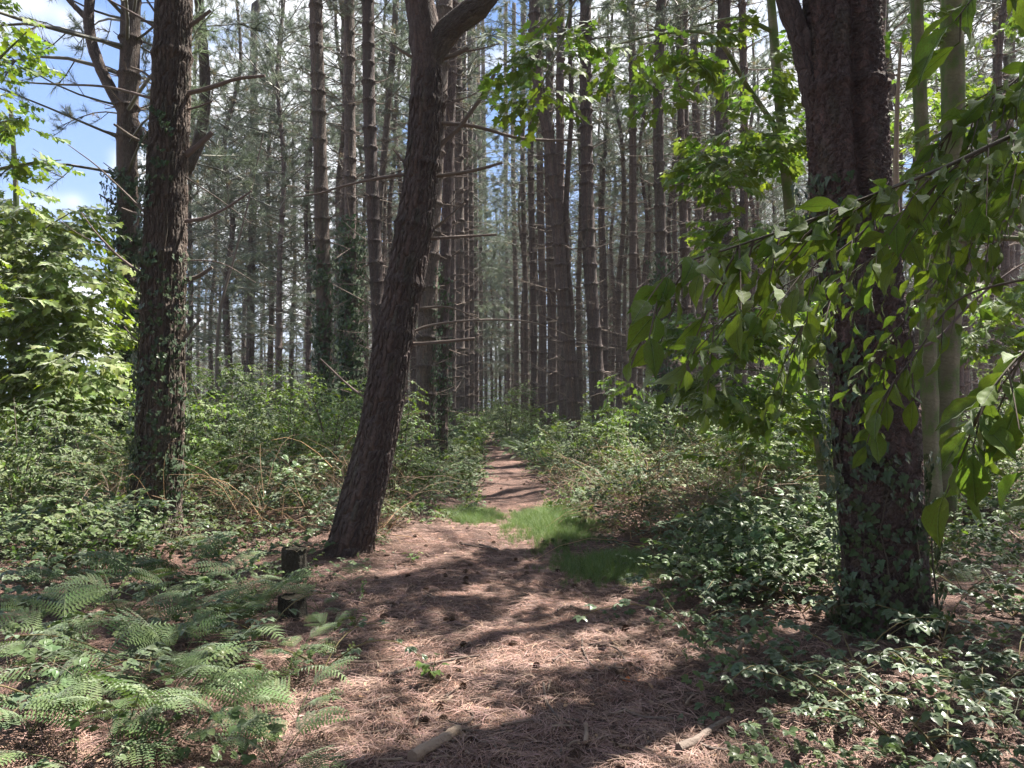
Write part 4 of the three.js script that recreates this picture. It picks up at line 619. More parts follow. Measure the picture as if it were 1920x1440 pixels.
const ferns = [
  [470, 5.0, 0, 6, 0.62, 'ladder-leaved fern with upright frond below the dark stump'], [430, 4.35, 0, 8, 0.72, 'sunlit fern in the middle of the fern bed'], [180, 3.9, 0, 7, 0.75, 'broad fern at the bare needle patch by the left edge'], [330, 3.75, 1, 6, 0.7, 'bracken before the sunlit fern'], [560, 3.6, 1, 5, 0.5, 'low bracken reaching onto the path edge'], [250, 3.3, 1, 7, 0.6, 'fern at the bottom edge of the picture'], [440, 3.25, 1, 6, 0.6, 'bracken at the bottom edge beside the path'], [70, 3.3, 1, 5, 0.6, 'bracken in the bottom left corner'],
  [470, 5.9, 1, 6, 0.75, 'large bracken left of the dark stump'], [380, 6.3, 1, 6, 0.75, 'bracken between the ivy-clad pine foot and the stump'], [330, 5.4, 1, 6, 0.7, 'dark bracken in front of the ivy-clad pine'], [240, 5.1, 1, 6, 0.6, 'shaded fern left of the fern bed'], [160, 5.8, 1, 5, 0.7, 'shaded bracken near the left brambles'], [60, 4.9, 1, 5, 0.65, 'bracken at the left edge below the brambles'], [400, 4.9, 1, 6, 0.62, 'fine-leaved bracken behind the sunlit fern'], [600, 5.5, 1, 5, 0.42, 'small bracken right of the dark stump'], [660, 6.2, 1, 4, 0.4, 'low bracken in front of the leaning pine'], [560, 4.5, 1, 5, 0.5, 'bracken beside the leafy path edge'], [300, 4.5, 0, 5, 0.55, 'drooping fern behind the bare needle patch'], [350, 7.2, 1, 5, 0.7, 'bracken against the ivy-clad pine foot'],
  [520, 4.1, 0, 6, 0.55, 'fern between the sunlit fern and the path'], [120, 4.4, 1, 6, 0.7, 'bracken behind the broad fern at the left edge'], [380, 3.4, 1, 6, 0.62, 'fern in front of the sunlit fern at the bottom'], [150, 3.05, 1, 6, 0.6, 'bracken cut by the bottom edge near the left corner'], [520, 3.1, 1, 5, 0.5, 'fern at the bottom edge nearest the path'], [340, 4.2, 1, 6, 0.68, 'bracken in the shade left of the sunlit fern'], [500, 5.4, 1, 6, 0.6, 'bracken just left of the rotten stump'], [270, 5.8, 1, 6, 0.7, 'bracken in front of the bramble by the ivy-clad pine'], [430, 5.5, 0, 5, 0.6, 'arching fern in the middle of the bracken'], [620, 4.8, 1, 4, 0.42, 'little bracken spreading over the path edge'], [20, 4.1, 1, 6, 0.65, 'fern cut by the left edge of the picture'],
  [985, 22, 1, 7, 1.0, 'pale bracken on the right edge where the path narrows'], [1015, 20, 1, 7, 1.0, 'pale bracken below the row of pines right of the path'], [960, 25, 1, 6, 0.9, 'far bracken beside the end of the path'], [1050, 17.5, 1, 6, 0.9, 'bracken at the foot of the crooked pine'], [1720, 6.3, 1, 5, 0.55, 'bracken behind the twin-stemmed pine foot'], [800, 12, 1, 5, 0.55, 'bracken below the stout path-edge pine'], [860, 14, 1, 5, 0.55, 'bracken on the left path verge'], [1130, 12, 1, 5, 0.6, 'bracken in the bramble bank above the grass'],
];
ferns.forEach(([px, d, kind, n, size, label], k) => fern(px, d, kind, Math.max(3, d < 8 ? n - 1 : n), size * (d < 8 ? 0.92 : 1), label, 800 + k));

// ---------------------------------------------------------------- ivy on the trunks
const ivyLeaves = new MB(); { const r = rng(5); for (let k = 0; k < 5; k++) { ivyLeaves.tint = green(r, 0.75, 1.35); const o = V((r() - 0.5) * 0.11, (r() - 0.5) * 0.12, 0.004 + 0.03 * r()); ivyLeaves.lobed(o, V((r() - 0.5) * 0.8, -1, 0.25 * r()).normalize(), V((r() - 0.5) * 0.6, 0.35, 1).normalize(), 0.036 + 0.03 * r(), IVY, 0.15, 0.2); } }
const ivyGeo = ivyLeaves.geo();
// sheets of leaves between two heights and round a range of angles (0 = towards +x, PI/2 = towards the camera)
function ivy(tree, label, seed, y0, y1, a0, a1, n, depth = 0.03, size = 1) {
  const r = rng(seed), root = thing('ivy', label, 'ivy', tree.base), list = [];
  for (let k = 0; k < n; k++) {
    const y = lerp(y0, y1, Math.pow(r(), 1.15)), a = lerp(a0, a1, r()), q = trunkPoint(tree.axis, y);
    if (fbm2(a * 1.6 + seed, y * 1.1) + 0.35 * (1 - (y - y0) / (y1 - y0)) < -0.05) continue;
    const rad = q.r * 1.06 + depth * r(), p = V(q.p.x + Math.cos(a) * rad, y, q.p.z + Math.sin(a) * rad);
    list.push([p, turn((r() - 0.5) * 0.7, Math.PI / 2 - a + (r() - 0.5) * 0.9, (r() - 0.5) * 1.2), size * lerp(0.7, 1.3, r()), tone(r)]);
  }
  copies('foliage', ivyGeo, ivyLeaf, list, root);
  for (let k = 0; k < 6; k++) { const a = lerp(a0, a1, (k + 0.5) / 6), pts = []; for (let j = 0; j <= 12; j++) { const y = lerp(y0, lerp(y0, y1, 0.6 + 0.4 * r()), j / 12), q = trunkPoint(tree.axis, y), b = a + 0.25 * n2(y * 1.5, k + seed); pts.push(V(q.p.x + Math.cos(b) * q.r * 1.06, y, q.p.z + Math.sin(b) * q.r * 1.06)); } const m = new MB(); m.twig(smooth(pts, 30), 0.008, 0.003, 5); put('vine_stem', m.geo(), twigWood, root); }
}
ivy(ivyPine, 'ivy climbing the thick pine among the ferns', 611, 0.1, 4.6, 1.0, 3.3, 330, 0.04, 0.85);
ivy(ivyPine, 'ivy strip catching the sun on the path side of the thick pine', 612, 0.5, 3.2, -0.1, 0.9, 110, 0.06, 0.85);
ivy(bigPine, 'dark ivy round the foot of the twin-stemmed pine', 613, 0.0, 1.15, -0.3, 3.5, 260, 0.05, 0.85);
ivy(bigPine, 'ivy hanging on the upper left flank of the twin-stemmed pine', 614, 1.0, 3.0, 2.0, 4.0, 160, 0.07, 0.9);
ivy(forkPine, 'dense ivy sleeve on the forked pine', 615, 0.8, 5.6, 0, 6.28, 1300, 0.2, 1.35);
ivy(trunkL5, 'ivy on the lower trunk of the straight pine', 616, 0.8, 5.2, -0.6, 4, 700, 0.12, 1.35);
ivy(trunkL6, 'dark ivy sleeve with bright edge on the pine behind the leaning pine', 617, 0.6, 6.4, 0, 6.28, 1900, 0.26, 1.5);
ivy(trunkL9, 'strip of ivy up the sunny edge of the stout path-edge pine', 618, 0.3, 4.6, -0.7, 0.9, 220, 0.1);
ivy(trunkL10, 'ivy on the narrow path-edge pine', 619, 0.3, 4.4, -0.8, 2.2, 260, 0.09);
ivy(trunkT5, 'ivy sleeve on the dark pine behind the sapling', 620, 0.6, 5.4, 0, 6.28, 900, 0.18, 1.4);

// ---------------------------------------------------------------- stumps
const mossDark = new THREE.MeshStandardMaterial({ color: new THREE.Color().setRGB(0.075, 0.066, 0.05), roughness: 0.97, vertexColors: true, bumpMap: barkB.bump, bumpScale: 0.02 });
const cutWood = new THREE.MeshStandardMaterial({ color: new THREE.Color().setRGB(0.16, 0.12, 0.09), roughness: 0.9, vertexColors: true, map: smoothBark.map, bumpMap: smoothBark.bumpMap, bumpScale: 0.006 });
function stump(label, px, d, w, h, seed, mat) {
  const b = foot(px, d), root = thing('tree_stump', label, 'stump', b), m = new MB(), pts = [], rr = []; for (let k = 0; k <= 20; k++) { const t = k / 20; pts.push(V(0.01 * Math.sin(t * 5), -0.06 + (h + 0.06) * t, 0)); rr.push(w * (1 + 0.2 * Math.pow(1 - t, 3)) * (t > 0.95 ? 0.96 : 1)); }
  m.sweep(pts, rr, 40, { tile: 0.3, disp: (a, s, q) => q * (0.14 * n3(Math.cos(a) * 1.4 + seed, Math.sin(a) * 1.4, s * 3) + 0.07 * n3(Math.cos(a) * 6, Math.sin(a) * 6 + seed, s * 14)) }); put('bark', m.geo(), mat, root);
  const t = new MB(), c = t.v(0.01, h - 0.004, 0, 0.5, 0.5), ring = []; for (let k = 0; k < 40; k++) { const a = k / 40 * 6.28; ring.push(t.v(Math.cos(a) * w * 0.97 + 0.01, h - 0.01 + 0.012 * n2(k, seed), Math.sin(a) * w * 0.97, 0.5 + 0.4 * Math.cos(a), 0.5 + 0.4 * Math.sin(a))); } for (let k = 0; k < 40; k++) t.tri(c, ring[(k + 1) % 40], ring[k]); put('cut_top', t.geo(), cutWood, root);
}
stump('dark mossy stump between the ferns and the leaning pine', 556, 6.5, 0.1, 0.27, 1, mossDark);
stump('low dark rotten stump covered by leaves below the mossy stump', 552, 5.3, 0.09, 0.16, 2, mossDark);
stump('brown stump hidden in brambles left of the ivy-clad pine', 104, 7.2, 0.11, 0.2, 3, cutWood);
stump('weathered stump behind the smooth greenish trunk at the right', 1836, 8.7, 0.17, 0.3, 4, bark);

// ---------------------------------------------------------------- cones, sticks, small plants on the path
const cone = new MB(); { const core = []; for (let k = 0; k <= 6; k++) core.push(V(0, k / 6 * 0.055, 0)); cone.tint = [0.8, 0.7, 0.65]; cone.sweep(core, [0.006, 0.012, 0.014, 0.013, 0.011, 0.008, 0.003], 7, { cap: 2 }); for (let k = 0; k < 54; k++) { const t = k / 54, a = k * 2.4, y = 0.006 + t * 0.05, R = 0.021 * Math.sin(Math.PI * (0.22 + 0.72 * t)) + 0.003, ri = 0.008, w = 0.0065 * (1 - 0.45 * t), c = Math.cos(a), s = Math.sin(a); cone.tint = k % 3 ? [1, 0.95, 0.9] : [1.3, 1.2, 1.1]; const A = cone.v(c * ri, y, s * ri), B = cone.v(c * R - s * w, y + 0.009, s * R + c * w), D = cone.v(c * R + s * w, y + 0.009, s * R - c * w), G = cone.v(c * (R + 0.003), y + 0.012, s * (R + 0.003)), U = cone.v(c * (R - 0.001), y + 0.005, s * (R - 0.001)); cone.tri(A, D, B); cone.tri(B, D, G); cone.tri(A, B, U); cone.tri(A, U, D); } }
const coneGeo = cone.geo(), coneMat = new THREE.MeshStandardMaterial({ color: new THREE.Color().setRGB(0.13, 0.085, 0.06), roughness: 0.85, vertexColors: true });
{
  const r = rng(321), placed = [[742, 1408, 'pine cone beside the broken log at the bottom of the path'], [1010, 1272, 'upright pine cone in the middle of the path'], [862, 1256, 'pine cone lying on the long thin stick'], [1172, 1188, 'sunlit pine cone near the right edge of the path'], [985, 1352, 'dark pine cone in the shaded part of the path'], [1090, 1415, 'pine cone near the bottom edge right of the log'], [845, 1180, 'pine cone below the shaded seedlings']];
  const add = (x, z, label, group) => { const c = put('pine_cone', coneGeo, coneMat, scene); c.position.set(x, ground(x, z) + 0.014, z); c.rotation.set((r() - 0.5) * 0.8 + 1.35, r() * 6.28, r() * 6.28, 'YXZ'); c.scale.setScalar(0.6 + 0.4 * r()); tag(c, label, 'pine cone', group); };
  for (const [px, py, l] of placed) { const d = 2165 / (py - 760); add(xAt(px, d), -d, l); }
  for (let k = 0; k < 70; k++) { const d = 3.2 + 13 * r() * r(), t = (r() - 0.5) * 2.1, x = pathX(d) + t * pathW(d); add(x, -d, 'small brown pine cone lying loose on the needle path', 'loose cones on the path'); }
}
function stick(label, pts, w0, w1, mat, o = {}) {
  const P0 = pts.map(([px, py, lift]) => { const d = 2165 / (py - 760), x = xAt(px, d); return V(x, ground(x, -d) + w0 * 0.7 + 0.012 + (lift ?? 0), -d); }), root = thing('fallen_stick', label, 'stick', V(P0[0].x, P0[0].y, P0[0].z), o.group);
  const q = P0.map((p) => V().subVectors(p, P0[0])), s = q.length > 2 ? smooth(q, q.length * 7) : [q[0], V().lerpVectors(q[0], q[1], 0.3), V().lerpVectors(q[0], q[1], 0.7), q[1]], m = new MB(), z = w0 * 300 + pts[0][0]; m.tint = [1, 0.97, 0.94];
  m.sweep(s, s.map((_, k) => lerp(w0, w1, k / (s.length - 1))), w0 > 0.015 ? 20 : 7, { tile: 0.25, cap: 2, disp: (a, l, r) => r * 0.22 * n3(Math.cos(a) * 1.3 + z, Math.sin(a) * 1.3, l * 14) }); put('shaft', m.geo(), mat, root);
  for (const e of o.twigs ?? []) { const t = e.map(([px, py, lift]) => { const d = 2165 / (py - 760), x = xAt(px, d); return V(x, ground(x, -d) + 0.018 + (lift ?? 0), -d).sub(P0[0]); }), b = new MB(); b.twig(t.length > 2 ? smooth(t, 10) : t, w0 * 0.5, w1 * 0.5, 6); put('side_twig', b.geo(), mat, root); }
}
stick('short broken log end with pale bark at the bottom of the path', [[775, 1446], [806, 1425], [838, 1404], [860, 1386]], 0.026, 0.02, paleWood);
stick('long thin stick lying across the path behind the leafy seedling', [[730, 1284], [770, 1268], [815, 1256], [860, 1250], [900, 1246]], 0.011, 0.006, deadWood);
stick('pale straight stick on the left side of the path', [[622, 1246], [680, 1250], [742, 1247]], 0.008, 0.005, paleWood);
stick('thick bent branch at the lower right of the path', [[1268, 1412], [1300, 1395], [1330, 1372], [1362, 1352]], 0.02, 0.012, deadWood, { twigs: [[[1300, 1395], [1330, 1400], [1380, 1402]]] });
stick('pale arching branch under the brambles right of the path', [[1352, 1284], [1366, 1262, 0.03], [1384, 1244, 0.05], [1396, 1212, 0.04], [1390, 1195]], 0.011, 0.007, paleWood);
stick('crooked forked twig in the middle of the path', [[1090, 1214], [1092, 1240], [1102, 1262], [1118, 1278]], 0.007, 0.004, deadWood, { twigs: [[[1100, 1260], [1080, 1266], [1050, 1248]]] });
stick('curved twig right of the forked twig', [[1100, 1228], [1150, 1240], [1176, 1262], [1230, 1280]], 0.006, 0.003, deadWood);
stick('bare stick on the path beside the leaning pine', [[865, 1030], [900, 1036], [935, 1038]], 0.01, 0.007, deadWood);
stick('short dark stick beyond the bend of the sunlit needles', [[900, 1028], [918, 1037], [936, 1042]], 0.012, 0.008, deadWood);
stick('twig with a forked tip near the bottom right of the path', [[1018, 1308], [1024, 1330], [1046, 1364], [1070, 1384]], 0.007, 0.004, deadWood);
stick('dark stick among cones near the right path edge', [[1164, 1336], [1200, 1352], [1260, 1356]], 0.008, 0.005, deadWood);
stick('thin upright-lying pale stick near the bottom centre', [[1096, 1368], [1098, 1390], [1096, 1404]], 0.011, 0.01, paleWood);
stick('thin pale twig pointing at the log end', [[782, 1378], [790, 1352], [796, 1340]], 0.006, 0.004, paleWood);
stick('dark twig curling behind the log end', [[830, 1358], [870, 1372], [888, 1358], [882, 1340]], 0.005, 0.003, deadWood, { twigs: [[[880, 1382], [930, 1386], [968, 1387]]] });
stick('mossy stick lying across the left verge near the path end', [[870, 846], [895, 847], [925, 846]], 0.04, 0.03, deadWood);
stick('fallen branch under the brambles at the right edge', [[1740, 1010], [1800, 1000], [1850, 990], [1925, 1040]], 0.014, 0.008, paleWood);
{ const r = rng(55); for (let k = 0; k < 150; k++) { const d = 3.1 + 6.5 * r() * r(), x = pathX(d) + (r() - 0.5) * 2.6 * pathW(d), y = 760 + 2165 / d, px = 960 + x / d * F, a = r() * 6.28, L = (10 + 45 * r()) * 4 / d; stick('thin broken twig scattered on the needle path', [[px, y], [px + Math.cos(a) * L * 0.5, y + Math.sin(a) * L * 0.16 + (r() - 0.5) * 5], [px + Math.cos(a) * L, y + Math.sin(a) * L * 0.3]], 0.004 + 0.004 * r(), 0.003, r() < 0.6 ? paleWood : deadWood, { group: 'thin twigs scattered on the path' }); } }
// loose needles
{
  const m = new MB(); const r = rng(8); m.tint = [1, 1, 1];
  for (const s of [-1, 1]) { const L = 0.1, a = 0.1 * s; let pv = null; for (let k = 0; k <= 3; k++) { const t = k / 3, x = L * t, z = s * (0.001 + 0.012 * t + 0.012 * t * t), y = 0.006 * Math.sin(t * 3), w = 0.0011; const A = m.v(x, y, z - w, 0, 0), B = m.v(x, y + 0.0008, z + w, 0, 0); if (pv) m.quad(pv[0], pv[1], B, A); pv = [A, B]; } }
  const list = []; for (let k = 0; k < 46000; k++) { const d = 2.7 + 7.5 * Math.pow(r(), 1.6), x = (r() - 0.5) * 1.42 * d, z = -d, off = Math.abs(x - pathX(d)) / pathW(d); if (r() < smoothstep(off, 1.2, 2.8) * 0.75) continue; const v = lerp(0.6, 1.5, r()); list.push([V(x, ground(x, z) + 0.004 + 0.014 * r(), z), turn((r() - 0.5) * 0.25, r() * 6.28, (r() - 0.4) * 0.3), lerp(0.7, 1.25, r()), [v * 1.05, v * lerp(0.9, 1.05, r()), v * lerp(0.85, 1.05, r())]]); }
  tag(copies('fallen_needles', m.geo(), new THREE.MeshStandardMaterial({ color: new THREE.Color().setRGB(0.28, 0.19, 0.155), roughness: 0.7, vertexColors: true, side: THREE.DoubleSide }), list, scene), 'loose brown pine needles strewn over the path and floor', undefined, undefined, 'stuff');
}
// bark flakes and scraps of dead leaf
{
  const m = new MB(), r = rng(18); m.leaf(V(0, 0, 0), V(1, 0.1, 0).normalize(), V(0.1, 1, 0.2).normalize(), 0.03, 0.009, [0.5, 1, 0.8, 0.35], 0.35, 0.25);
  const list = []; for (let k = 0; k < 1500; k++) { const d = 2.9 + 8 * Math.pow(r(), 1.5), x = (r() - 0.5) * 1.4 * d, z = -d, t = r(), v = lerp(0.5, 1.4, r()); list.push([V(x, ground(x, z) + 0.012 + 0.008 * r(), z), turn((r() - 0.5) * 0.9, r() * 6.28, (r() - 0.5) * 0.9), lerp(0.4, 1.5, r() * r()), [v, v * lerp(0.8, 1.0, t), v * lerp(0.6, 0.95, t)]]); }
  tag(copies('leaf_litter', m.geo(), new THREE.MeshStandardMaterial({ color: new THREE.Color().setRGB(0.33, 0.24, 0.17), roughness: 0.85, vertexColors: true, side: THREE.DoubleSide }), list, scene), 'scraps of bark and dead leaf scattered over the needles', undefined, undefined, 'stuff');
}
// seedlings on the path and bramble sprigs standing free
function sprig(name, label, px, py, n, size, seed, o = {}) {
  const d = o.d ?? 2165 / (py - 760), b = foot(px, d), r = rng(seed), root = thing(name, label, o.category ?? 'seedling', b);
  for (let k = 0; k < n; k++) {
    const a = r() * 6.28, L = (o.h ?? 0.09) * (0.5 + 0.7 * r()), e = V(Math.cos(a) * L * 0.6, L, Math.sin(a) * L * 0.6), m = new MB(); m.tint = [1, 1, 1]; m.twig([V(0, -0.01, 0), V(e.x * 0.4, e.y * 0.6, e.z * 0.4), e], 0.003, 0.0015, 4); const s = put('stem', m.geo(), greenStem, root);
    const l = new MB(); l.tint = green(r, 0.9, 1.25); l.leaf(V(0, 0, 0), V(Math.cos(a), 0.15, Math.sin(a)).normalize(), V((r() - 0.5) * 0.6, 1, (r() - 0.5) * 0.6).normalize(), size * (0.7 + 0.6 * r()), size * 0.36, OV, 0.25, 0.35); const q = put('leaf', l.geo(), o.mat ?? broadLeaf, root); q.position.copy(e);
  }
}
sprig('seedling', 'small bright leafy seedling in the middle of the path', 812, 1290, 14, 0.055, 71, { h: 0.1 });
sprig('seedling', 'low green seedling beside the leaning pine', 775, 1060, 10, 0.06, 72);
sprig('seedling', 'small seedling at the left edge of the path by the pale stick', 668, 1180, 8, 0.05, 73);
sprig('dead_leaf', 'single orange dead leaf on the path', 1166, 1283, 1, 0.07, 74, { h: 0.004, category: 'leaf', mat: new THREE.MeshStandardMaterial({ color: new THREE.Color().setRGB(0.42, 0.12, 0.03), roughness: 0.8, side: THREE.DoubleSide, vertexColors: true }) });

// bramble plants of the foreground: arching canes with leaves of three or five leaflets, each leaf its own part
const brambleLeafGeos = [3, 3, 5, 5].map((n, q) => { const r = rng(90 + q), m = new MB(), hub = V(0.5, 0.02, 0), S = 0.9; m.tint = [0.9, 0.8, 0.6]; m.twig([V(0, 0, 0), V(0.25, 0.05, 0), hub], 0.014, 0.01, 4); for (const a of n === 3 ? [0, 1.1, -1.1] : [0, 0.8, -0.8, 1.6, -1.6]) { m.tint = green(r, 0.92, 1.1); const nr = V((r() - 0.5) * 0.3, 1, (r() - 0.5) * 0.3).normalize(); m.leaf(hub, V(Math.cos(a), -0.1, Math.sin(a)).normalize(), nr, S * (a === 0 ? 1 : 0.84), S * 0.31, [0.05, 0.62, 0.82, 0.95, 0.9, 1.0, 0.84, 0.76, 0.5, 0.34, 0], 0.3, 0.3, 0.008); } return m.geo(); });
const brambleBig = leafMat(0.075, 0.135, 0.045, { trans: 0.3, coat: 0.7, gloss: 0.33, map: leafPrint, bump: leafBump });
function bramble(label, seed, px, d, canes, size) {
  const r = rng(seed), b = foot(px, d), root = thing('bramble_plant', label, 'bramble', b);
  for (let k = 0; k < canes; k++) {
    const a = k / canes * 6.28 + r() * 1.2, L = 0.35 + 0.45 * r(), pts = []; for (let j = 0; j <= 7; j++) { const t = j / 7; pts.push(V(Math.cos(a + 0.3 * t) * L * t, L * (1.0 * t - 0.75 * t * t) , Math.sin(a + 0.3 * t) * L * t)); }
    const m = new MB(); m.tint = [1.1, 0.8, 0.8]; m.twig(pts, 0.0045, 0.002, 5); const cane = put('cane', m.geo(), greenStem, root);
    for (let j = 1; j < 8; j++) { if (r() < 0.12) continue; const l = put('leaf', brambleLeafGeos[Math.floor(r() * 4)], brambleBig, cane); l.position.copy(pts[j]); l.rotation.set((r() - 0.5) * 0.6, -a + (j % 2 ? 1 : -1) * (0.5 + 0.6 * r()), (r() - 0.2) * 0.5, 'YXZ'); l.scale.setScalar(size * lerp(0.7, 1.2, r())); }
  }
}
bramble('bramble with broad leaves against the twin-stemmed pine foot', 711, 1760, 4.6, 5, 0.085);
bramble('leafy bramble in the bottom right corner', 712, 1840, 3.7, 6, 0.085);
bramble('bramble on bare needles in front of the twin-stemmed pine', 713, 1560, 3.75, 5, 0.08);
bramble('bramble spilling onto the right side of the path', 714, 1290, 4.9, 4, 0.075);
bramble('bramble at the sunlit left flank of the twin-stemmed pine', 715, 1500, 5.2, 5, 0.08);
bramble('bramble beside the twin-stemmed pine at the right edge', 716, 1890, 5.0, 5, 0.085);
bramble('bramble with pale leaves at the left edge above the ferns', 717, 60, 6.0, 6, 0.09);
bramble('bramble left of the ivy-clad pine foot', 718, 200, 6.8, 6, 0.09);
bramble('bramble sprig among the sunlit ferns', 719, 250, 4.2, 3, 0.085);
bramble('bramble beside the bottom edge right of the path', 720, 1680, 3.4, 4, 0.075);
bramble('bramble sprawling in the sun between the twin-stemmed pine and the corner', 722, 1600, 4.2, 5, 0.08);
bramble('bramble in front of the arching branch right of the path', 723, 1430, 4.1, 4, 0.075);
bramble('bramble cut by the right edge above the corner', 724, 1900, 4.2, 6, 0.085);
bramble('bramble behind the forked twig at the right path edge', 725, 1330, 5.6, 5, 0.08);
bramble('bramble right of the twin-stemmed pine foot', 726, 1800, 5.6, 6, 0.085);
bramble('bramble on the bottom edge at the right of the picture', 727, 1770, 3.25, 4, 0.075);
bramble('bramble below the brown stump at the left edge', 728, 110, 5.5, 5, 0.085);
bramble('bramble right of the ivy-clad pine foot', 729, 390, 7.4, 5, 0.085);
bramble('bramble standing over the bracken in the middle of the fern bed', 730, 330, 4.7, 4, 0.085);
bramble('bramble among the ferns near the bottom left corner', 731, 110, 3.6, 4, 0.085);
bramble('bramble sprig between the ferns and the rotten stump', 732, 500, 4.75, 3, 0.075);
bramble('bramble sprig on the path edge right of the ferns', 721, 610, 4.3, 3, 0.06);

// ---------------------------------------------------------------- the broad-leaved branches hanging into the picture at the right
const broadGeos = [0, 1, 2, 3, 4, 5].map((k) => { const r = rng(130 + k), m = new MB(); m.tint = [1.0, 1.0, 0.9]; m.twig([V(0, 0, 0), V(0.1, 0.01, 0)], 0.014, 0.011, 4); m.tint = green(r, 0.85, 1.18); m.leaf(V(0.1, 0.01, 0), V(1, 0, 0), V(0, 1, (r() - 0.5) * 0.4).normalize(), 1, 0.2 + 0.07 * r(), [0.02, 0.3, 0.58, 0.8, 0.94, 1.0, 0.96, 0.84, 0.64, 0.38, 0.14, 0.0], 0.1 + 0.5 * r(), 0.05 + 0.7 * r(), 0.018); return m.geo(); });
// a leafy sapling: stem, branches (with their twigs), and each of its largest 300 leaves a part of its own
function leafyTree(label, seed, stemPts, w0, branches) {
  const r = rng(seed), base = stemPts[0], root = thing('broadleaf_sapling', label, 'sapling', base), all = [];
  stem(root, 'stem', stemPts, w0, w0 * 0.4, twigWood, 12);
  for (const [pts3, rad, sides, size, o] of branches) {
    const q = smooth(pts3.map((p) => V().subVectors(p, base)), 40), b = new MB(); b.sweep(q, q.map((_, k) => lerp(rad, 0.0015, k / 40)), 7, { tile: 0.2, disp: (a, s, z) => z * 0.15 * n3(Math.cos(a), Math.sin(a), s * 20) }); const br = put('branch', b.geo(), twigWood, root), from = o.from ?? 6;
    const addLeaf = (p, dir) => { const d = V().copy(dir).add(V((r() - 0.5) * 1.3, (o.hang ?? -0.3) + (r() - 0.5) * 1.5, (r() - 0.5) * 1.3)).normalize(), n = V((r() - 0.5) * 2, 0.75, (r() - 0.5) * 2); n.addScaledVector(d, -n.dot(d)).normalize(); const qn = new THREE.Quaternion().setFromRotationMatrix(new THREE.Matrix4().makeBasis(d, n, V().crossVectors(d, n))), sc = size * lerp(0.4, 1.2, Math.sqrt(r())); const wp = V().addVectors(p, base), px = 960 + wp.x / -wp.z * F; all.push([Math.floor(r() * 6), p.clone(), qn, sc, px < 1960 ? sc / -wp.z : 0]); };
    for (let k = 0; k < sides; k++) {
      const i = Math.min(39, Math.floor(lerp(from, 40, (k + r()) / sides))), p = q[i], f = V().subVectors(q[Math.min(40, i + 1)], q[Math.max(0, i - 1)]).normalize(), L = (o.twig ?? 0.2) * (0.5 + 0.9 * r());
      const d = V().copy(f).multiplyScalar(0.7).add(V((r() - 0.5) * 0.7, (o.drop ?? -0.45) + (r() - 0.5) * 1.0, (r() - 0.5) * 1.5)).normalize(), e = V().copy(p).addScaledVector(d, L).add(V(0, -0.12 * L, 0)), mid = V().lerpVectors(p, e, 0.5).add(V(0, 0.05 * L, 0)), m = new MB(); m.tint = [1.1, 1, 0.9]; m.twig([p, mid, e], 0.0028, 0.0012, 4); put('twig', m.geo(), twigWood, br);
      const n = Math.max(2, Math.round(L / 0.05)); for (let j = 1; j <= n; j++) { const t = j / n, w = t < 0.5 ? V().lerpVectors(p, mid, t * 2) : V().lerpVectors(mid, e, t * 2 - 1); addLeaf(w, V().copy(d).add(V(0, 0, (j % 2 ? 0.8 : -0.8)))); }
    }
    for (let k = from; k <= 40; k += 2) addLeaf(q[k], V().subVectors(q[Math.min(40, k + 1)], q[k - 1]).normalize().add(V(0, 0.5, (k % 4 ? 0.7 : -0.7))));
  }
  all.sort((a, b) => b[4] - a[4]); const rest = [[], [], [], [], [], []];
  all.forEach(([g, p, qn, sc], k) => { if (k < 300) { const l = put('leaf', broadGeos[g], broadLeaf, root); l.position.copy(p); l.quaternion.copy(qn); l.scale.setScalar(sc); } else rest[g].push([p, qn, sc]); });
  rest.forEach((l, g) => { if (l.length) copies('small_leaves', broadGeos[g], broadLeaf, l, root); });
}
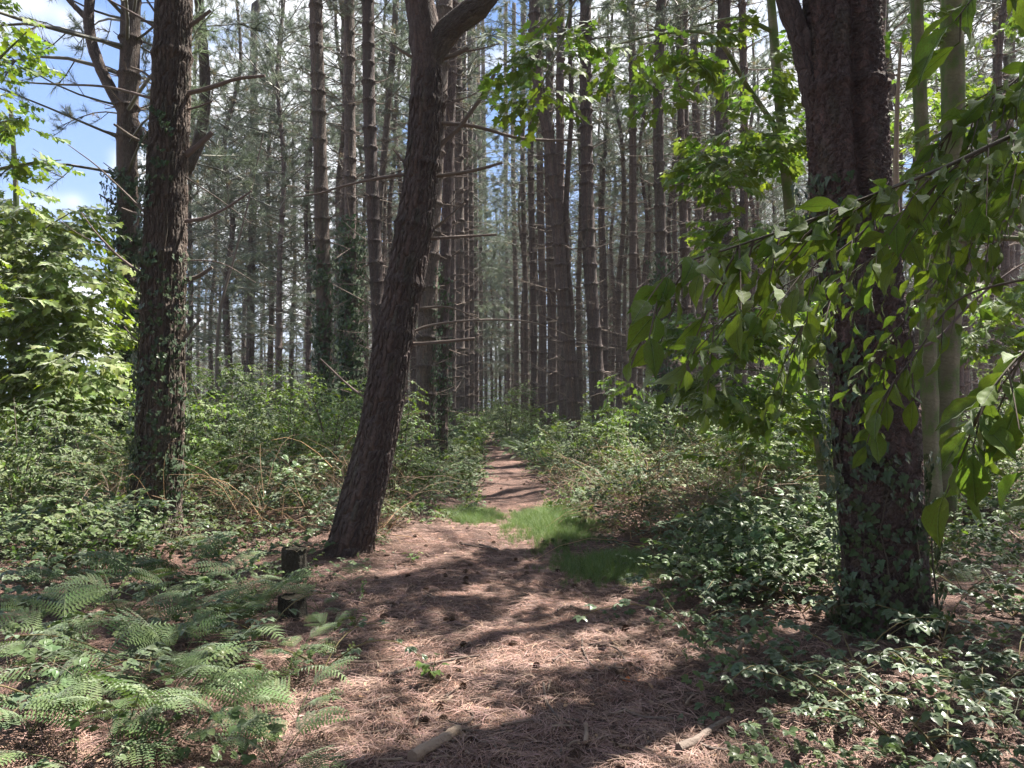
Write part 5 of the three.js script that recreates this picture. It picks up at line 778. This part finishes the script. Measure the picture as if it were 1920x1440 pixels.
{ const A = V(1.86, 0, -2.05), a = (y) => V(1.78, y, -2.05);
  leafyTree('young tree at the right edge whose long drooping branch crosses before the twin-stemmed pine', 751, [A, V(1.82, 1.2, -2.05), a(2.2), V(1.72, 3.0, -2.0)], 0.025, [
    [[a(2.3), at(2080, 190, 1.95), at(1920, 245, 1.9), at(1760, 318, 1.85), at(1620, 372, 1.8), at(1500, 420, 1.72), at(1380, 462, 1.65), at(1270, 500, 1.6), at(1222, 545, 1.58)], 0.008, 36, 0.085, { twig: 0.22, from: 9 }],
    [[a(2.5), at(2080, 60, 2.2), at(1960, 110, 2.2), at(1880, 170, 2.15), at(1800, 230, 2.1), at(1740, 290, 2.1)], 0.007, 28, 0.09, { twig: 0.2, from: 10 }],
    [[V(1.73, 2.9, -2.0), at(2060, -180, 1.7), at(1890, -60, 1.6), at(1830, -10, 1.58), at(1790, 40, 1.56)], 0.005, 6, 0.11, { twig: 0.1, from: 20 }]]);
  const B = V(2.75, 0, -3.2), b = (y) => V(2.65, y, -3.2);
  leafyTree('young tree behind the drooping branch, its leaves filling the space before the twin-stemmed pine', 752, [B, V(2.7, 1.4, -3.2), b(2.6), V(2.6, 3.6, -3.2)], 0.03, [
    [[b(2.55), at(2090, 235, 2.8), at(1900, 270, 2.75), at(1720, 335, 2.7), at(1600, 450, 2.65), at(1480, 530, 2.6), at(1370, 590, 2.55), at(1290, 650, 2.5)], 0.007, 32, 0.09, { twig: 0.28, from: 8 }],
    [[b(2.5), at(2090, 215, 3.2), at(1860, 300, 3.2), at(1760, 400, 3.15), at(1640, 480, 3.1), at(1540, 560, 3.1), at(1480, 650, 3.1)], 0.007, 34, 0.09, { twig: 0.32, from: 8 }],
    [[b(2.35), at(2060, 330, 2.8), at(1960, 300, 2.8), at(1880, 320, 2.75), at(1800, 380, 2.7), at(1760, 440, 2.7)], 0.005, 24, 0.09, { twig: 0.26, from: 8 }],
    [[b(2.6), at(2080, 230, 3.4), at(1950, 330, 3.4), at(1850, 420, 3.35), at(1760, 520, 3.3), at(1690, 610, 3.3), at(1640, 680, 3.3)], 0.007, 34, 0.085, { twig: 0.34, from: 8 }]]);
  const D = V(1.5, 0, -1.62), c = (y) => V(1.46, y, -1.62);
  leafyTree('sapling at the right edge with a dark cluster of broad leaves low in the picture', 754, [D, V(1.48, 0.9, -1.62), c(1.6), V(1.44, 2.0, -1.6)], 0.018, [
    [[c(1.85), at(2080, 560, 1.5), at(1990, 610, 1.5), at(1920, 660, 1.48), at(1860, 730, 1.45), at(1822, 800, 1.45)], 0.006, 16, 0.1, { twig: 0.16, from: 10 }],
    [[c(1.9), at(2060, 500, 1.8), at(1800, 560, 2.1), at(1720, 660, 2.1), at(1660, 740, 2.1), at(1634, 800, 2.1)], 0.005, 6, 0.1, { twig: 0.09, hang: -1.2, from: 24 }],
    [[c(1.5), at(2080, 780, 1.3), at(1990, 830, 1.3), at(1930, 880, 1.3)], 0.005, 3, 0.12, { twig: 0.06, hang: -1.0, from: 22 }]]);
}

scene.traverse((o) => { if (o.isMesh) { o.castShadow = true; o.receiveShadow = true; } });
let inst = 0, tri = 0; const seenGeo = new Set(); scene.traverse((o) => { if (o.isInstancedMesh) inst += o.count; if (o.isMesh && !seenGeo.has(o.geometry)) { seenGeo.add(o.geometry); tri += o.geometry.index.count / 3; } });
console.log('far pines ' + farCount + ', copies ' + inst + ', triangles ' + Math.round(tri));
renderer.render(scene, camera);
